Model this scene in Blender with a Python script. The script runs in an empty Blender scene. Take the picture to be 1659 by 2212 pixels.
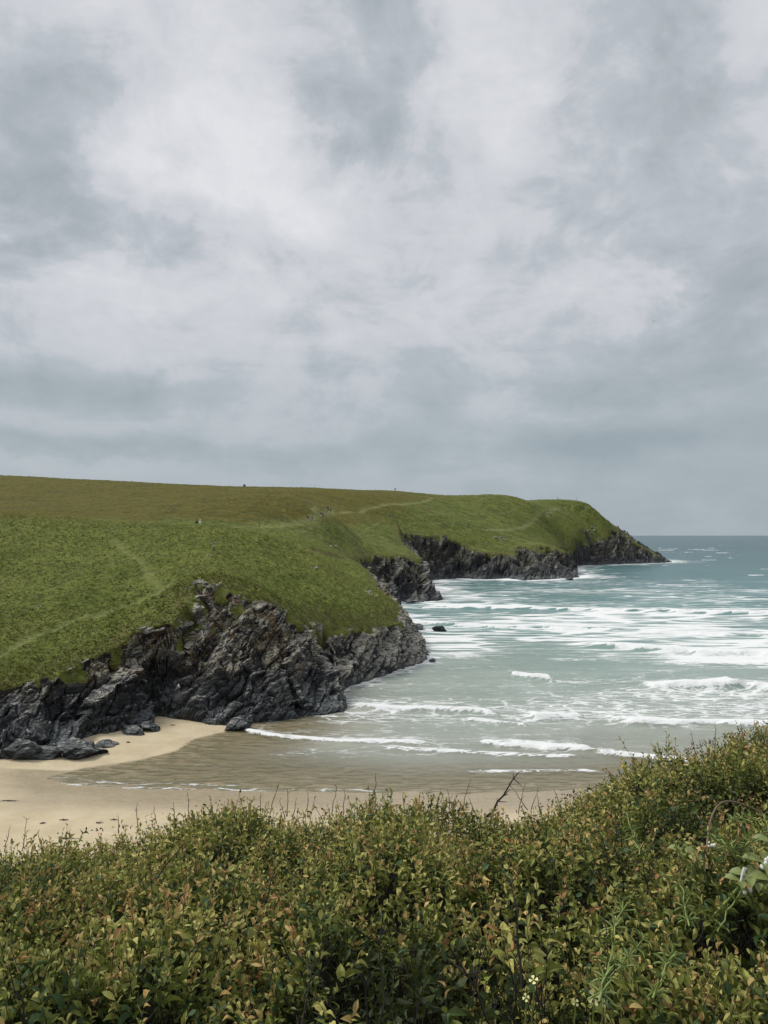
import bpy, math, random
import numpy as np
from mathutils import Vector, Matrix, Quaternion
R = math.radians
rng = np.random.default_rng(7)
random.seed(7)
scene = bpy.context.scene
C = scene.collection

# ------------------------------------------------------------------ camera
CAMH = 22.0
F, CX, CY, HOR = 1661.0, 829.5, 1106.0, 1156.0        # photograph measured on a 1659 x 2212 sheet
PITCH = math.atan((HOR - CY) / F)
cam_d = bpy.data.cameras.new('camera')
cam = bpy.data.objects.new('camera', cam_d); C.objects.link(cam)
cam.location = (0, 0, CAMH); cam.rotation_euler = (R(90) + PITCH, 0, 0)
cam_d.sensor_fit = 'VERTICAL'; cam_d.sensor_height = 24.0; cam_d.lens = 24.0 * F / 2212.0
cam_d.clip_start = 0.05; cam_d.clip_end = 60000
scene.camera = cam
scene.render.resolution_x, scene.render.resolution_y = 768, 1024
scene.view_settings.view_transform = 'Standard'; scene.view_settings.look = 'None'
scene.view_settings.exposure = 0.75; scene.view_settings.gamma = 1.0
scene.cycles.max_bounces = 6; scene.cycles.transparent_max_bounces = 8

# ------------------------------------------------------------------ node helper
class NT:
    def __init__(s, tree):
        s.t = tree; tree.nodes.clear()
    def n(s, typ, **kw):
        nd = s.t.nodes.new(typ)
        for k, v in kw.items(): setattr(nd, k, v)
        return nd
    def put(s, sock, v):
        if isinstance(v, bpy.types.NodeSocket): s.t.links.new(v, sock)
        elif v is not None: sock.default_value = v
    def m(s, op, a, b=None, c=None, clamp=False):
        nd = s.n('ShaderNodeMath', operation=op, use_clamp=clamp)
        for i, v in enumerate((a, b, c)): s.put(nd.inputs[i], v) if v is not None else None
        return nd.outputs[0]
    def vm(s, op, a, b=None, scale=None):
        nd = s.n('ShaderNodeVectorMath', operation=op)
        s.put(nd.inputs[0], a)
        if b is not None: s.put(nd.inputs[1], b)
        if scale is not None: s.put(nd.inputs['Scale'], scale)
        return nd.outputs['Value'] if op in ('LENGTH', 'DOT_PRODUCT', 'DISTANCE') else nd.outputs[0]
    def mix(s, f, a, b, blend='MIX'):
        nd = s.n('ShaderNodeMix', data_type='RGBA', blend_type=blend)
        s.put(nd.inputs[0], f)
        for i, v in ((6, a), (7, b)):
            if isinstance(v, tuple) and len(v) == 3: v = v + (1,)
            s.put(nd.inputs[i], v)
        return nd.outputs[2]
    def ss(s, x, lo, hi):
        nd = s.n('ShaderNodeMapRange', interpolation_type='SMOOTHSTEP')
        s.put(nd.inputs[0], x); s.put(nd.inputs[1], lo); s.put(nd.inputs[2], hi)
        return nd.outputs[0]
    def noise(s, vec, scale, detail=4, rough=0.55, dist=0.0, color=False):
        nd = s.n('ShaderNodeTexNoise'); s.put(nd.inputs['Vector'], vec)
        nd.inputs['Scale'].default_value = scale; nd.inputs['Detail'].default_value = detail
        nd.inputs['Roughness'].default_value = rough; nd.inputs['Distortion'].default_value = dist
        return nd.outputs[1 if color else 0]
    def voro(s, vec, scale, feature='F1', out='Distance', rnd=1.0):
        nd = s.n('ShaderNodeTexVoronoi', feature=feature); s.put(nd.inputs['Vector'], vec)
        nd.inputs['Scale'].default_value = scale; nd.inputs['Randomness'].default_value = rnd
        return nd.outputs[out]
    def attr(s, name, out='Fac'):
        return s.n('ShaderNodeAttribute', attribute_name=name).outputs[out]
    def ramp(s, fac, stops):
        nd = s.n('ShaderNodeValToRGB'); e = nd.color_ramp.elements
        while len(e) < len(stops): e.new(0.5)
        for el, (p, c) in zip(e, stops): el.position = p; el.color = tuple(c) + (1,)
        s.put(nd.inputs[0], fac); return nd.outputs[0]
    def xyz(s, v):
        nd = s.n('ShaderNodeSeparateXYZ'); s.put(nd.inputs[0], v); return nd.outputs
    def comb(s, x, y, z):
        nd = s.n('ShaderNodeCombineXYZ')
        for i, v in enumerate((x, y, z)): s.put(nd.inputs[i], v)
        return nd.outputs[0]
    def bump(s, h, strength, dist, normal=None):
        nd = s.n('ShaderNodeBump'); s.put(nd.inputs['Height'], h)
        s.put(nd.inputs['Strength'], strength); nd.inputs['Distance'].default_value = dist
        if normal is not None: s.put(nd.inputs['Normal'], normal)
        return nd.outputs[0]
    def pri(s, color, rough=0.8, normal=None, spec=0.5, **kw):
        nd = s.n('ShaderNodeBsdfPrincipled')
        if isinstance(color, tuple) and len(color) == 3: color = color + (1,)
        s.put(nd.inputs['Base Color'], color); s.put(nd.inputs['Roughness'], rough)
        s.put(nd.inputs['Specular IOR Level'], spec)
        if normal is not None: s.put(nd.inputs['Normal'], normal)
        for k, v in kw.items(): s.put(nd.inputs[k], v)
        return nd.outputs[0]
    def out(s, sh):
        o = s.n('ShaderNodeOutputMaterial'); s.t.links.new(sh, o.inputs[0])
def mat(name):
    m = bpy.data.materials.new(name); m.use_nodes = True
    return m, NT(m.node_tree)
def flat_mat(name, col, rough=0.8, nscale=20.0, var=0.35):
    m, t = mat(name)
    pos = t.n('ShaderNodeTexCoord').outputs['Object']
    n = t.noise(pos, nscale, 3)
    f = t.m('ADD', t.m('MULTIPLY', n, 2 * var), 1 - var)
    t.out(t.pri(t.vm('SCALE', (col[0], col[1], col[2]), scale=f), rough))
    return m

# ------------------------------------------------------------------ sun and overcast sky
SUN_AZ, SUN_EL = R(-62), R(52)       # left of the view and a little ahead, behind the cloud
sd = bpy.data.lights.new('sun', 'SUN'); sd.energy = 1.5; sd.angle = R(16); sd.color = (1.0, 0.965, 0.91)
sun = bpy.data.objects.new('sun', sd); C.objects.link(sun)
sdir = Vector((math.sin(SUN_AZ) * math.cos(SUN_EL), math.cos(SUN_AZ) * math.cos(SUN_EL), math.sin(SUN_EL)))
sun.rotation_euler = sdir.to_track_quat('Z', 'Y').to_euler(); sun.location = (-60, 40, 120)

world = bpy.data.worlds.new('World'); scene.world = world; world.use_nodes = True
w = NT(world.node_tree)
sky = w.n('ShaderNodeTexSky', sky_type='NISHITA'); sky.sun_disc = False
sky.sun_elevation = SUN_EL; sky.sun_rotation = SUN_AZ; sky.dust_density = 2.0
dirv = w.n('ShaderNodeTexCoord').outputs['Generated']
dx, dy, dz = w.xyz(dirv)
zc = w.m('MAXIMUM', dz, 0.0)
den = w.m('ADD', zc, 0.16)
q = w.comb(w.m('DIVIDE', dx, den), w.m('DIVIDE', dy, den), 0.0)       # cloud deck seen in perspective
warp = w.noise(q, 1.1, 3, 0.5, color=True)
qw = w.vm('ADD', q, w.vm('SCALE', w.vm('SUBTRACT', warp, (0.5, 0.5, 0.5)), scale=0.8))
big = w.noise(w.vm('ADD', qw, (3.1, 1.7, 0)), 0.75, 2, 0.5)
mid = w.noise(w.vm('ADD', qw, (8.3, 4.1, 0)), 2.3, 10, 0.60)
fine = w.noise(w.vm('MULTIPLY', dirv, (1, 1, 1.3)), 8.5, 12, 0.62, 0.5)
az = w.m('ARCTAN2', dx, dy); el = w.m('ARCSINE', dz)
wn = w.noise(w.vm('MULTIPLY', dirv, (1, 1, 1.4)), 4.2, 9, 0.6, 0.25, color=True)
wx, wy, wz = w.xyz(wn)
azw = w.m('ADD', az, w.m('MULTIPLY', w.m('SUBTRACT', wx, 0.5), 0.42))
elw = w.m('ADD', el, w.m('MULTIPLY', w.m('SUBTRACT', wy, 0.5), 0.32))
BLOBS = [(190, 405, 230, 80, -.42), (70, 250, 130, 120, -.22), (745, 100, 190, 150, -.26), (795, 310, 75, 70, -.26),
         (110, 825, 240, 48, -.46), (150, 965, 330, 20, -.30), (1430, 190, 170, 190, -.20), (1600, 600, 260, 260, -.28),
         (1270, 835, 150, 30, -.26), (1310, 940, 240, 34, -.46), (640, 985, 330, 30, -.20), (1480, 1060, 420, 70, -.16),
         (440, 150, 150, 130, .36), (610, 250, 110, 120, .34), (600, 450, 190, 90, .24), (1010, 140, 85, 150, .36),
         (230, 130, 90, 90, .22), (1380, 560, 60, 60, .26), (1080, 420, 160, 90, .14), (850, 790, 60, 30, .12),
         (100, 1006, 220, 14, .22), (300, 640, 120, 60, .14), (860, 250, 60, 60, .24), (1610, 90, 70, 120, .18)]
acc = None
for (u, v, ru, rv, amp) in BLOBS:
    a0 = math.atan((u - CX) / F); e0 = math.atan((HOR - v) / F * math.cos(a0))
    ex = w.m('MULTIPLY', w.m('SUBTRACT', azw, a0), F / ru); ey = w.m('MULTIPLY', w.m('SUBTRACT', elw if rv > 50 else w.m('ADD', w.m('MULTIPLY', elw, 0.35), w.m('MULTIPLY', el, 0.65)), e0), F / rv)
    g = w.m('EXPONENT', w.m('MULTIPLY', w.m('ADD', w.m('MULTIPLY', ex, ex), w.m('MULTIPLY', ey, ey)), -0.7))
    acc = w.m('MULTIPLY', g, amp) if acc is None else w.m('MULTIPLY_ADD', g, amp, acc)
dens = w.m('ADD', w.m('MULTIPLY', w.m('SUBTRACT', big, 0.5), 0.30), w.m('MULTIPLY', w.m('SUBTRACT', mid, 0.5), 0.75))
dens = w.m('ADD', dens, w.m('MULTIPLY', w.m('SUBTRACT', fine, 0.5), 0.95))
bq = w.vm('ADD', w.vm('MULTIPLY', dirv, (1, 1, 1.25)), w.vm('SCALE', w.vm('SUBTRACT', wn, (0.5, 0.5, 0.5)), scale=0.10))
bil = w.m('ABSOLUTE', w.m('SUBTRACT', w.noise(bq, 5.5, 7, 0.55), 0.5))
dens = w.m('ADD', dens, w.m('MULTIPLY', w.m('SUBTRACT', 0.085, bil), 0.65))
low = w.ss(el, 0.30, -0.02)
dens = w.m('MULTIPLY', dens, w.m('SUBTRACT', 1.0, w.m('MULTIPLY', low, 0.55)))
dens = w.m('ADD', w.m('ADD', dens, acc), 0.58)
cloud = w.ramp(dens, [(0.0, (.33, .375, .405)), (0.30, (.435, .475, .51)), (0.46, (.51, .545, .585)), (0.56, (.60, .62, .655)), (0.74, (.665, .68, .715)), (1.0, (.77, .78, .81))])
cloud = w.mix(w.m('MULTIPLY', w.m('POWER', low, 0.8), 0.74), cloud, (.325, .395, .440, 1))
skyc = w.vm('SCALE', sky.outputs[0], scale=0.10)
final = w.mix(0.04, cloud, skyc)
bg = w.n('ShaderNodeBackground'); w.put(bg.inputs[0], final); bg.inputs[1].default_value = 0.595
wo = w.n('ShaderNodeOutputWorld'); w.t.links.new(bg.outputs[0], wo.inputs[0])

# ------------------------------------------------------------------ numpy tools
def P(u, v, Y):
    a = (u - CX) / F; b = (CY - v) / F
    yy = math.cos(PITCH) - b * math.sin(PITCH); s = Y / yy
    return np.array([a * s, Y, CAMH + (math.sin(PITCH) + b * math.cos(PITCH)) * s])
def ground(u, v, z=0.0):
    a = (u - CX) / F; b = (CY - v) / F
    k = math.sin(PITCH) + b * math.cos(PITCH); s = (z - CAMH) / k
    return np.array([a * s, (math.cos(PITCH) - b * math.sin(PITCH)) * s, z])
def h3(ix, iy, iz, seed):
    h = (ix.astype(np.uint32) * np.uint32(374761393) + iy.astype(np.uint32) * np.uint32(668265263)
         + iz.astype(np.uint32) * np.uint32(2147483647) + np.uint32(seed) * np.uint32(1274126177))
    h = (h ^ (h >> np.uint32(13))) * np.uint32(1274126177)
    h = (h ^ (h >> np.uint32(15))) * np.uint32(2246822519)
    return (h ^ (h >> np.uint32(16))).astype(np.float64) / 4294967295.0
def vnoise(p, seed=0):
    i = np.floor(p).astype(np.int64); f = p - i
    f = f * f * f * (f * (f * 6 - 15) + 10)
    out = 0
    for a in (0, 1):
        wa = f[:, 0] if a else 1 - f[:, 0]
        for b in (0, 1):
            wb = f[:, 1] if b else 1 - f[:, 1]
            for c in (0, 1):
                wc = f[:, 2] if c else 1 - f[:, 2]
                out = out + wa * wb * wc * h3(i[:, 0] + a, i[:, 1] + b, i[:, 2] + c, seed)
    return out * 2 - 1
def fbm(p, octs=4, seed=0, gain=0.5, lac=2.03):
    s = 0; a = 1.0; t = 0
    for o in range(octs):
        s = s + a * vnoise(p * lac ** o + 17.3 * o, seed + o); t += a; a *= gain
    return s / t
def worley(p, seed=0):
    i = np.floor(p).astype(np.int64)
    f1 = np.full(len(p), 9.0); f2 = np.full(len(p), 9.0); cid = np.zeros(len(p))
    for a in (-1, 0, 1):
        for b in (-1, 0, 1):
            for c in (-1, 0, 1):
                jx, jy, jz = i[:, 0] + a, i[:, 1] + b, i[:, 2] + c
                q = np.stack([jx + h3(jx, jy, jz, seed), jy + h3(jx, jy, jz, seed + 1), jz + h3(jx, jy, jz, seed + 2)], 1)
                d = ((p - q) ** 2).sum(1)
                near = d < f1
                f2 = np.where(near, f1, np.minimum(f2, d))
                cid = np.where(near, h3(jx, jy, jz, seed + 3), cid)
                f1 = np.where(near, d, f1)
    return np.sqrt(f1), np.sqrt(f2), cid
def sstep(x, lo, hi):
    t = np.clip((x - lo) / (hi - lo), 0, 1); return t * t * (3 - 2 * t)
def saw(x, k=0.78):
    f = x - np.floor(x)
    return np.where(f < k, f / k, (1 - f) / (1 - k))
def poly_dist(px, py, line):
    """distance to an open polyline and its interpolated third value"""
    d = np.full(px.shape, 1e9); val = np.zeros(px.shape)
    for a, b in zip(line[:-1], line[1:]):
        ex, ey = b[0] - a[0], b[1] - a[1]; L = ex * ex + ey * ey + 1e-9
        t = np.clip(((px - a[0]) * ex + (py - a[1]) * ey) / L, 0, 1)
        dd = (px - a[0] - t * ex) ** 2 + (py - a[1] - t * ey) ** 2
        m = dd < d; d = np.where(m, dd, d); val = np.where(m, a[2] + t * (b[2] - a[2]), val)
    return np.sqrt(d), val
def in_poly(px, py, poly):
    ins = np.zeros(px.shape, bool); n = len(poly); j = n - 1
    for i in range(n):
        xi, yi, xj, yj = poly[i][0], poly[i][1], poly[j][0], poly[j][1]
        if yi != yj:
            c = ((yi > py) != (yj > py)) & (px < (xj - xi) * (py - yi) / (yj - yi) + xi)
            ins ^= c
        j = i
    return ins
def mesh_np(name, V, Fc, mats=(), attrs=None, smooth=None, midx=None, colors=None):
    """V (n,3); Fc (m,3|4) ints"""
    me = bpy.data.meshes.new(name)
    V = np.ascontiguousarray(V, dtype=np.float32); Fc = np.ascontiguousarray(Fc, dtype=np.int32)
    k = Fc.shape[1]
    me.vertices.add(len(V)); me.vertices.foreach_set('co', V.ravel())
    me.loops.add(Fc.size); me.loops.foreach_set('vertex_index', Fc.ravel())
    me.polygons.add(len(Fc)); me.polygons.foreach_set('loop_start', np.arange(0, Fc.size, k, dtype=np.int32))
    me.polygons.foreach_set('loop_total', np.full(len(Fc), k, dtype=np.int32))
    for m in mats: me.materials.append(m)
    if midx is not None: me.polygons.foreach_set('material_index', np.asarray(midx, dtype=np.int32))
    if attrs:
        for kx, a in attrs.items():
            at = me.attributes.new(kx, 'FLOAT', 'POINT'); at.data.foreach_set('value', np.asarray(a, dtype=np.float32))
    if colors is not None:
        at = me.attributes.new('col', 'FLOAT_COLOR', 'POINT'); at.data.foreach_set('color', np.ascontiguousarray(colors, dtype=np.float32).ravel())
    me.update(calc_edges=True)
    if smooth is not None: me.polygons.foreach_set('use_smooth', np.broadcast_to(np.asarray(smooth, dtype=bool), len(Fc)))
    return me
def obj(name, me, parent=None, kind=None, label=None, cat=None, group=None, loc=None):
    o = bpy.data.objects.new(name, me); C.objects.link(o)
    if parent is not None: o.parent = parent
    if kind: o['kind'] = kind
    if label: o['label'] = label
    if cat: o['category'] = cat
    if group: o['group'] = group
    if loc is not None: o.location = loc
    return o
def grid_faces(nr, nc):
    i = np.arange(nr * nc).reshape(nr, nc)
    return np.stack([i[:-1, :-1], i[:-1, 1:], i[1:, 1:], i[1:, :-1]], -1).reshape(-1, 4)
def prune(V, Fc, keep, attrs):
    Fc = Fc[keep]; used = np.unique(Fc); re = np.full(len(V), -1); re[used] = np.arange(len(used))
    return V[used], re[Fc], {k: a[used] for k, a in attrs.items()}

# ------------------------------------------------------------------ land form: plan lines measured from the photograph
BASE = [tuple(ground(u, v)) for u, v in [(-420, 1668), (-200, 1662), (0, 1650), (60, 1647), (110, 1638), (150, 1615), (200, 1600), (262, 1590), (310, 1584), (338, 1572),
        (330, 1559), (345, 1556), (400, 1562), (455, 1570), (500, 1566), (560, 1560), (640, 1553), (700, 1547), (738, 1540), (753, 1528), (748, 1508), (737, 1492),
        (765, 1481), (820, 1464), (880, 1444), (912, 1436), (928, 1424), (918, 1410), (905, 1385)]]
def uy(u, Y, z=0.0): return (P(u, HOR, Y)[0], float(Y), z)
BASE += [uy(898, 176), uy(872, 196), uy(850, 222), uy(850, 244)]
BASE += [tuple(ground(u, v)) for u, v in [(872, 1301), (905, 1303), (957, 1297.5), (940, 1284), (915, 1270), (905, 1260), (940, 1253), (990, 1249.5), (1050, 1252),
        (1095, 1251), (1130, 1254), (1190, 1252), (1252, 1247), (1243, 1240)]]
BASE += [uy(1218, 470), uy(1216, 520), tuple(ground(1238, 1222.5)), tuple(ground(1300, 1220.5)), tuple(ground(1380, 1217.5)), tuple(ground(1453, 1214.5)),
         uy(1440, 668), uy(1370, 720), uy(1330, 860), uy(1330, 1100)]
TOP = [tuple(P(*a)) for a in [(-420, 1520, 82), (-200, 1505, 81.5), (0, 1488, 82), (50, 1474, 83.5), (90, 1472, 85), (140, 1455, 87), (185, 1427, 89), (225, 1411, 90.5), (265, 1395, 92),
       (288, 1362, 95), (325, 1354, 95.5), (380, 1337, 96.5), (398, 1315, 99.5), (412, 1268, 104), (440, 1257, 105.5), (472, 1263, 105.5), (525, 1290, 105), (575, 1301, 105), (615, 1321, 105),
       (650, 1345, 105), (666, 1362, 108.5), (690, 1364, 114.5), (725, 1361, 117.5), (780, 1360, 121), (830, 1354, 127), (858, 1343, 133), (866, 1318, 145), (862, 1309, 156)]]
TOP += [uy(838, 178, 7.5), uy(810, 200, 10.5), uy(780, 222, 12.3)]
TOP += [tuple(P(*a)) for a in [(768, 1214, 240), (800, 1205, 258), (850, 1204, 267), (903, 1205, 276)]]
TOP += [uy(885, 300, 16.5)] + [tuple(P(*a)) for a in [(866, 1162, 342), (857, 1148.5, 376), (900, 1155, 388), (960, 1161, 404), (1000, 1176, 405), (1050, 1196, 397),
       (1100, 1196, 402), (1120, 1183, 415), (1180, 1180, 424), (1225, 1192, 428)]]
TOP += [uy(1205, 480, 13.0)] + [tuple(P(*a)) for a in [(1222, 1184, 535), (1285, 1166, 586), (1335, 1148, 612), (1372, 1174, 617), (1440, 1209, 621)]]
TOP += [uy(1345, 645, 22.0), uy(1305, 690, 38.0), uy(1280, 860, 42.0), uy(1280, 1100, 42.0)]
BACK = [(-700, 1100, 0), (-700, 60, 0)]
POLY_B = BASE + BACK; POLY_T = TOP + BACK
GP = [tuple(P(*a)) for a in [(0, 1430, 90), (0, 1300, 112), (0, 1200, 138), (0, 1124, 166), (-300, 1460, 88), (-300, 1300, 110), (-300, 1118, 168),
      (200, 1300, 111), (200, 1200, 137), (200, 1133, 164), (330, 1310, 104), (400, 1230, 113), (400, 1180, 132), (430, 1141, 156), (300, 1138, 160), (550, 1240, 119), (560, 1162, 152), (550, 1200, 135),
      (660, 1300, 114), (660, 1235, 138), (660, 1192, 156), (760, 1312, 126), (758, 1264, 144), (820, 1300, 140), (845, 1302, 150),
      (600, 1152, 200), (700, 1181, 206), (740, 1196, 218), (800, 1180, 285), (800, 1165, 310), (850, 1151, 340), (695, 1120, 250), (711, 1107, 270), (665, 1129, 240),
      (430, 1139, 208), (560, 1141, 212), (0, 1080, 270), (0, 1050, 340), (0, 1027, 425), (300, 1100, 240), (300, 1085, 290), (300, 1042, 440), (470, 1052, 455), (-300, 1015, 420), (-300, 1070, 280),
      (600, 1056.5, 485), (600, 1090, 335), (760, 1059, 520), (860, 1061.5, 540), (860, 1100, 410), (860, 1130, 362), (940, 1072, 550), (1000, 1120, 450), (1012, 1141, 425), (1045, 1143, 430), (1100, 1165, 432),
      (1180, 1115, 530), (1200, 1100, 580), (1000, 1077, 570), (1100, 1084, 600), (1200, 1089, 612), (1245, 1090.5, 618), (1266, 1087, 622), (940, 1077, 620), (1000, 1083, 650), (1100, 1090, 670), (1200, 1096, 670), (860, 1068, 620), (1250, 1130, 572), (1200, 1158, 522), (1150, 1160, 470), (1290, 1104, 624), (1312, 1126, 620)]]
GP += [(-150, 520, 52), (-60, 620, 50), (0, 700, 48), (80, 760, 44), (150, 800, 42), (-300, 800, 54), (-600, 500, 58), (-500, 1000, 50), (100, 1000, 42), (-500, 250, 40), (-350, 120, 22), (-10, 185, 9.5)]
GP += [t for t in TOP if t[1] < 800]
GPa = np.array(GP)
def tps_fit(pts, lam):
    X = pts[:, :2] / 100.0; n = len(X)
    d = np.linalg.norm(X[:, None] - X[None], axis=2); K = np.where(d > 0, d * d * np.log(d + 1e-12), 0) + lam * np.eye(n)
    Pm = np.hstack([np.ones((n, 1)), X]); A = np.block([[K, Pm], [Pm.T, np.zeros((3, 3))]])
    return X, np.linalg.solve(A, np.concatenate([pts[:, 2], np.zeros(3)]))
GX, GW = tps_fit(GPa, 0.002)
def Gz(x, y):
    out = np.zeros(x.size); xf, yf = x.ravel() / 100, y.ravel() / 100
    for i in range(len(GX)):
        d2 = (xf - GX[i, 0]) ** 2 + (yf - GX[i, 1]) ** 2
        out += GW[i] * 0.5 * d2 * np.log(d2 + 1e-12)
    n = len(GX)
    return (out + GW[n] + GW[n + 1] * xf + GW[n + 2] * yf).reshape(x.shape)
FISS = [((-26.4, 88.0, 0), (-25.2, 93.0, 0), (-25.0, 99.5, 0)), ((-9.5, 92.5, 0), (-12.2, 97, 0), (-13.5, 101, 0)), ((-33.2, 84, 0), (-31.6, 89, 0), (-31.8, 94, 0)), (tuple(ground(741, 1497)), tuple(P(715, 1440, 110.5)), tuple(P(684, 1366, 114)))]
FW = [(.75, 3.2), (.5, 1.6), (.5, 1.6), (1.5, 4.2)]
def land(x, y):
    """height, and place across the cliff band: 0 at the foot, 1 at the lip, above 1 inland"""
    p2 = np.stack([x.ravel(), y.ravel(), np.zeros(x.size)], 1)
    wob = (fbm(p2 / 7.0, 3, 41) * 1.3).reshape(x.shape) * np.clip(y / 120, 0.6, 2.2)
    db, _ = poly_dist(x, y, BASE); dt, zt = poly_dist(x, y, TOP)
    ib = in_poly(x, y, POLY_B); it = in_poly(x, y, POLY_T)
    g = Gz(x, y)
    dtw = np.maximum(dt + wob * sstep(db, 0.5, 3.0), 0.02)
    t = db / (db + dtw)
    prof = 0.62 * t ** 0.62 + 0.38 * t ** 1.5
    zb = zt * prof
    z = np.where(it, g, np.where(ib, zb, -0.28 * db - 0.05))
    for k, fl in enumerate(FISS):
        fd, _ = poly_dist(x, y, fl)
        z = z - np.where(ib & ~it, np.exp(-(fd / FW[k][0]) ** 2) * np.minimum(z * 0.65, FW[k][1]), 0)
    s = np.where(it, 1 + dt / 4.0, np.where(ib, t, -db))
    return z, s
def hit(u, v, Y0=60.0, Y1=950.0):
    """where the ray of a measured point meets the land"""
    Y = np.exp(np.linspace(math.log(Y0), math.log(Y1), 2600)); d = P(u, v, 1.0) - np.array([0, 0, CAMH])
    x = d[0] * Y; rz = CAMH + d[2] * Y
    z, s = land(x, Y); z = np.maximum(z, 0)
    k = np.nonzero(rz <= z)[0]
    i = k[0] if len(k) else len(Y) - 1
    return np.array([x[i], Y[i], z[i]])

PATHS = []
for pts in [[(0, 1430), (25, 1420), (100, 1375), (165, 1350), (225, 1335), (260, 1315), (300, 1300), (340, 1285), (372, 1264)],
            [(245, 1168), (280, 1190), (312, 1222), (330, 1255), (350, 1278)],
            [(490, 1141), (560, 1140), (625, 1132), (675, 1121), (708, 1108), (714, 1101), (676, 1101)],
            [(735, 1108), (790, 1099), (815, 1095), (869, 1090), (911, 1084), (933, 1077), (917, 1071.5)],
            [(1045, 1143.5), (1110, 1142), (1150, 1127), (1180, 1115), (1205, 1099)],
            [(880, 1118), (980, 1110), (1100, 1106), (1190, 1098)], [(620, 1148), (800, 1137), (870, 1135), (960, 1128)]]:
    PATHS.append([tuple(hit(u, v, 80 if v > 1160 else 165)[:2]) + (0.0,) for u, v in pts])
SOIL = [tuple(hit(u, v, 150)[:2]) + (0.0,) for u, v in [(682, 1192), (705, 1198), (738, 1207)]]

CRAG = [tuple(P(*a)) for a in [(1230, 1092, 616), (1266, 1088, 620), (1290, 1106, 622), (1315, 1128, 620), (1340, 1146, 616)]]
SN = np.array([-0.50, -0.30, 0.81]); SN /= np.linalg.norm(SN)
JN = np.array([0.86, 0.05, 0.50]); JN /= np.linalg.norm(JN)
KN = np.cross(SN, JN); KN /= np.linalg.norm(KN)
def rock_disp(p, sc, seed):
    """bedded slate: stepped beds, joints and angular blocks; sc is the size of a bed in metres"""
    wv = np.stack([fbm(p / (sc * 3.0), 3, seed + 3), fbm(p / (sc * 3.0) + 31, 3, seed + 4), fbm(p / (sc * 3.0) + 67, 3, seed + 5)], 1) * sc * 0.8
    pw = p + wv
    s, j, k = pw @ SN, pw @ JN, pw @ KN
    big = saw(s / (sc * 4.6) + 0.3 * fbm(p / (sc * 7), 2, seed + 40), 0.7) * 1.5
    rgh = 0.35 + 0.65 * sstep(fbm(p / (sc * 3.2), 3, seed + 44), -0.25, 0.25)
    a = saw(s / (sc * 1.9) + 0.4 * fbm(p / (sc * 4), 2, seed)) * 0.95
    b = saw(s / (sc * 0.72) + 0.5 * fbm(p / (sc * 2), 2, seed + 1)) * 0.42
    c = saw(s / (sc * 0.27) + 0.7 * fbm(p / sc, 2, seed + 2)) * 0.17
    blk = np.stack([j / (sc * 3.0), k / (sc * 2.2), s / (sc * 0.80)], 1)
    f1, f2, cid = worley(blk, seed + 9)
    crack = np.exp(-((f2 - f1) / 0.07) ** 2)
    blk2 = np.stack([j / (sc * 1.05), k / (sc * 0.8), s / (sc * 0.30)], 1)
    g1, g2, cid2 = worley(blk2, seed + 19)
    crack2 = np.exp(-((g2 - g1) / 0.09) ** 2)
    d = big + a + (b + c) * rgh + (cid - 0.5) * 1.0 + (cid2 - 0.5) * 0.5 * rgh - crack * 0.5 - crack2 * 0.22 * rgh - 1.4
    d += fbm(p / (sc * 5), 3, seed + 30) * 1.3
    return d * sc * 0.62, crack, 0.6 * cid + 0.4 * cid2
def normals(V, nr, nc):
    G = V.reshape(nr, nc, 3)
    du = np.gradient(G, axis=1); dv = np.gradient(G, axis=0)
    n = np.cross(du, dv).reshape(-1, 3)
    return n / (np.linalg.norm(n, axis=1, keepdims=True) + 1e-9)

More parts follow.
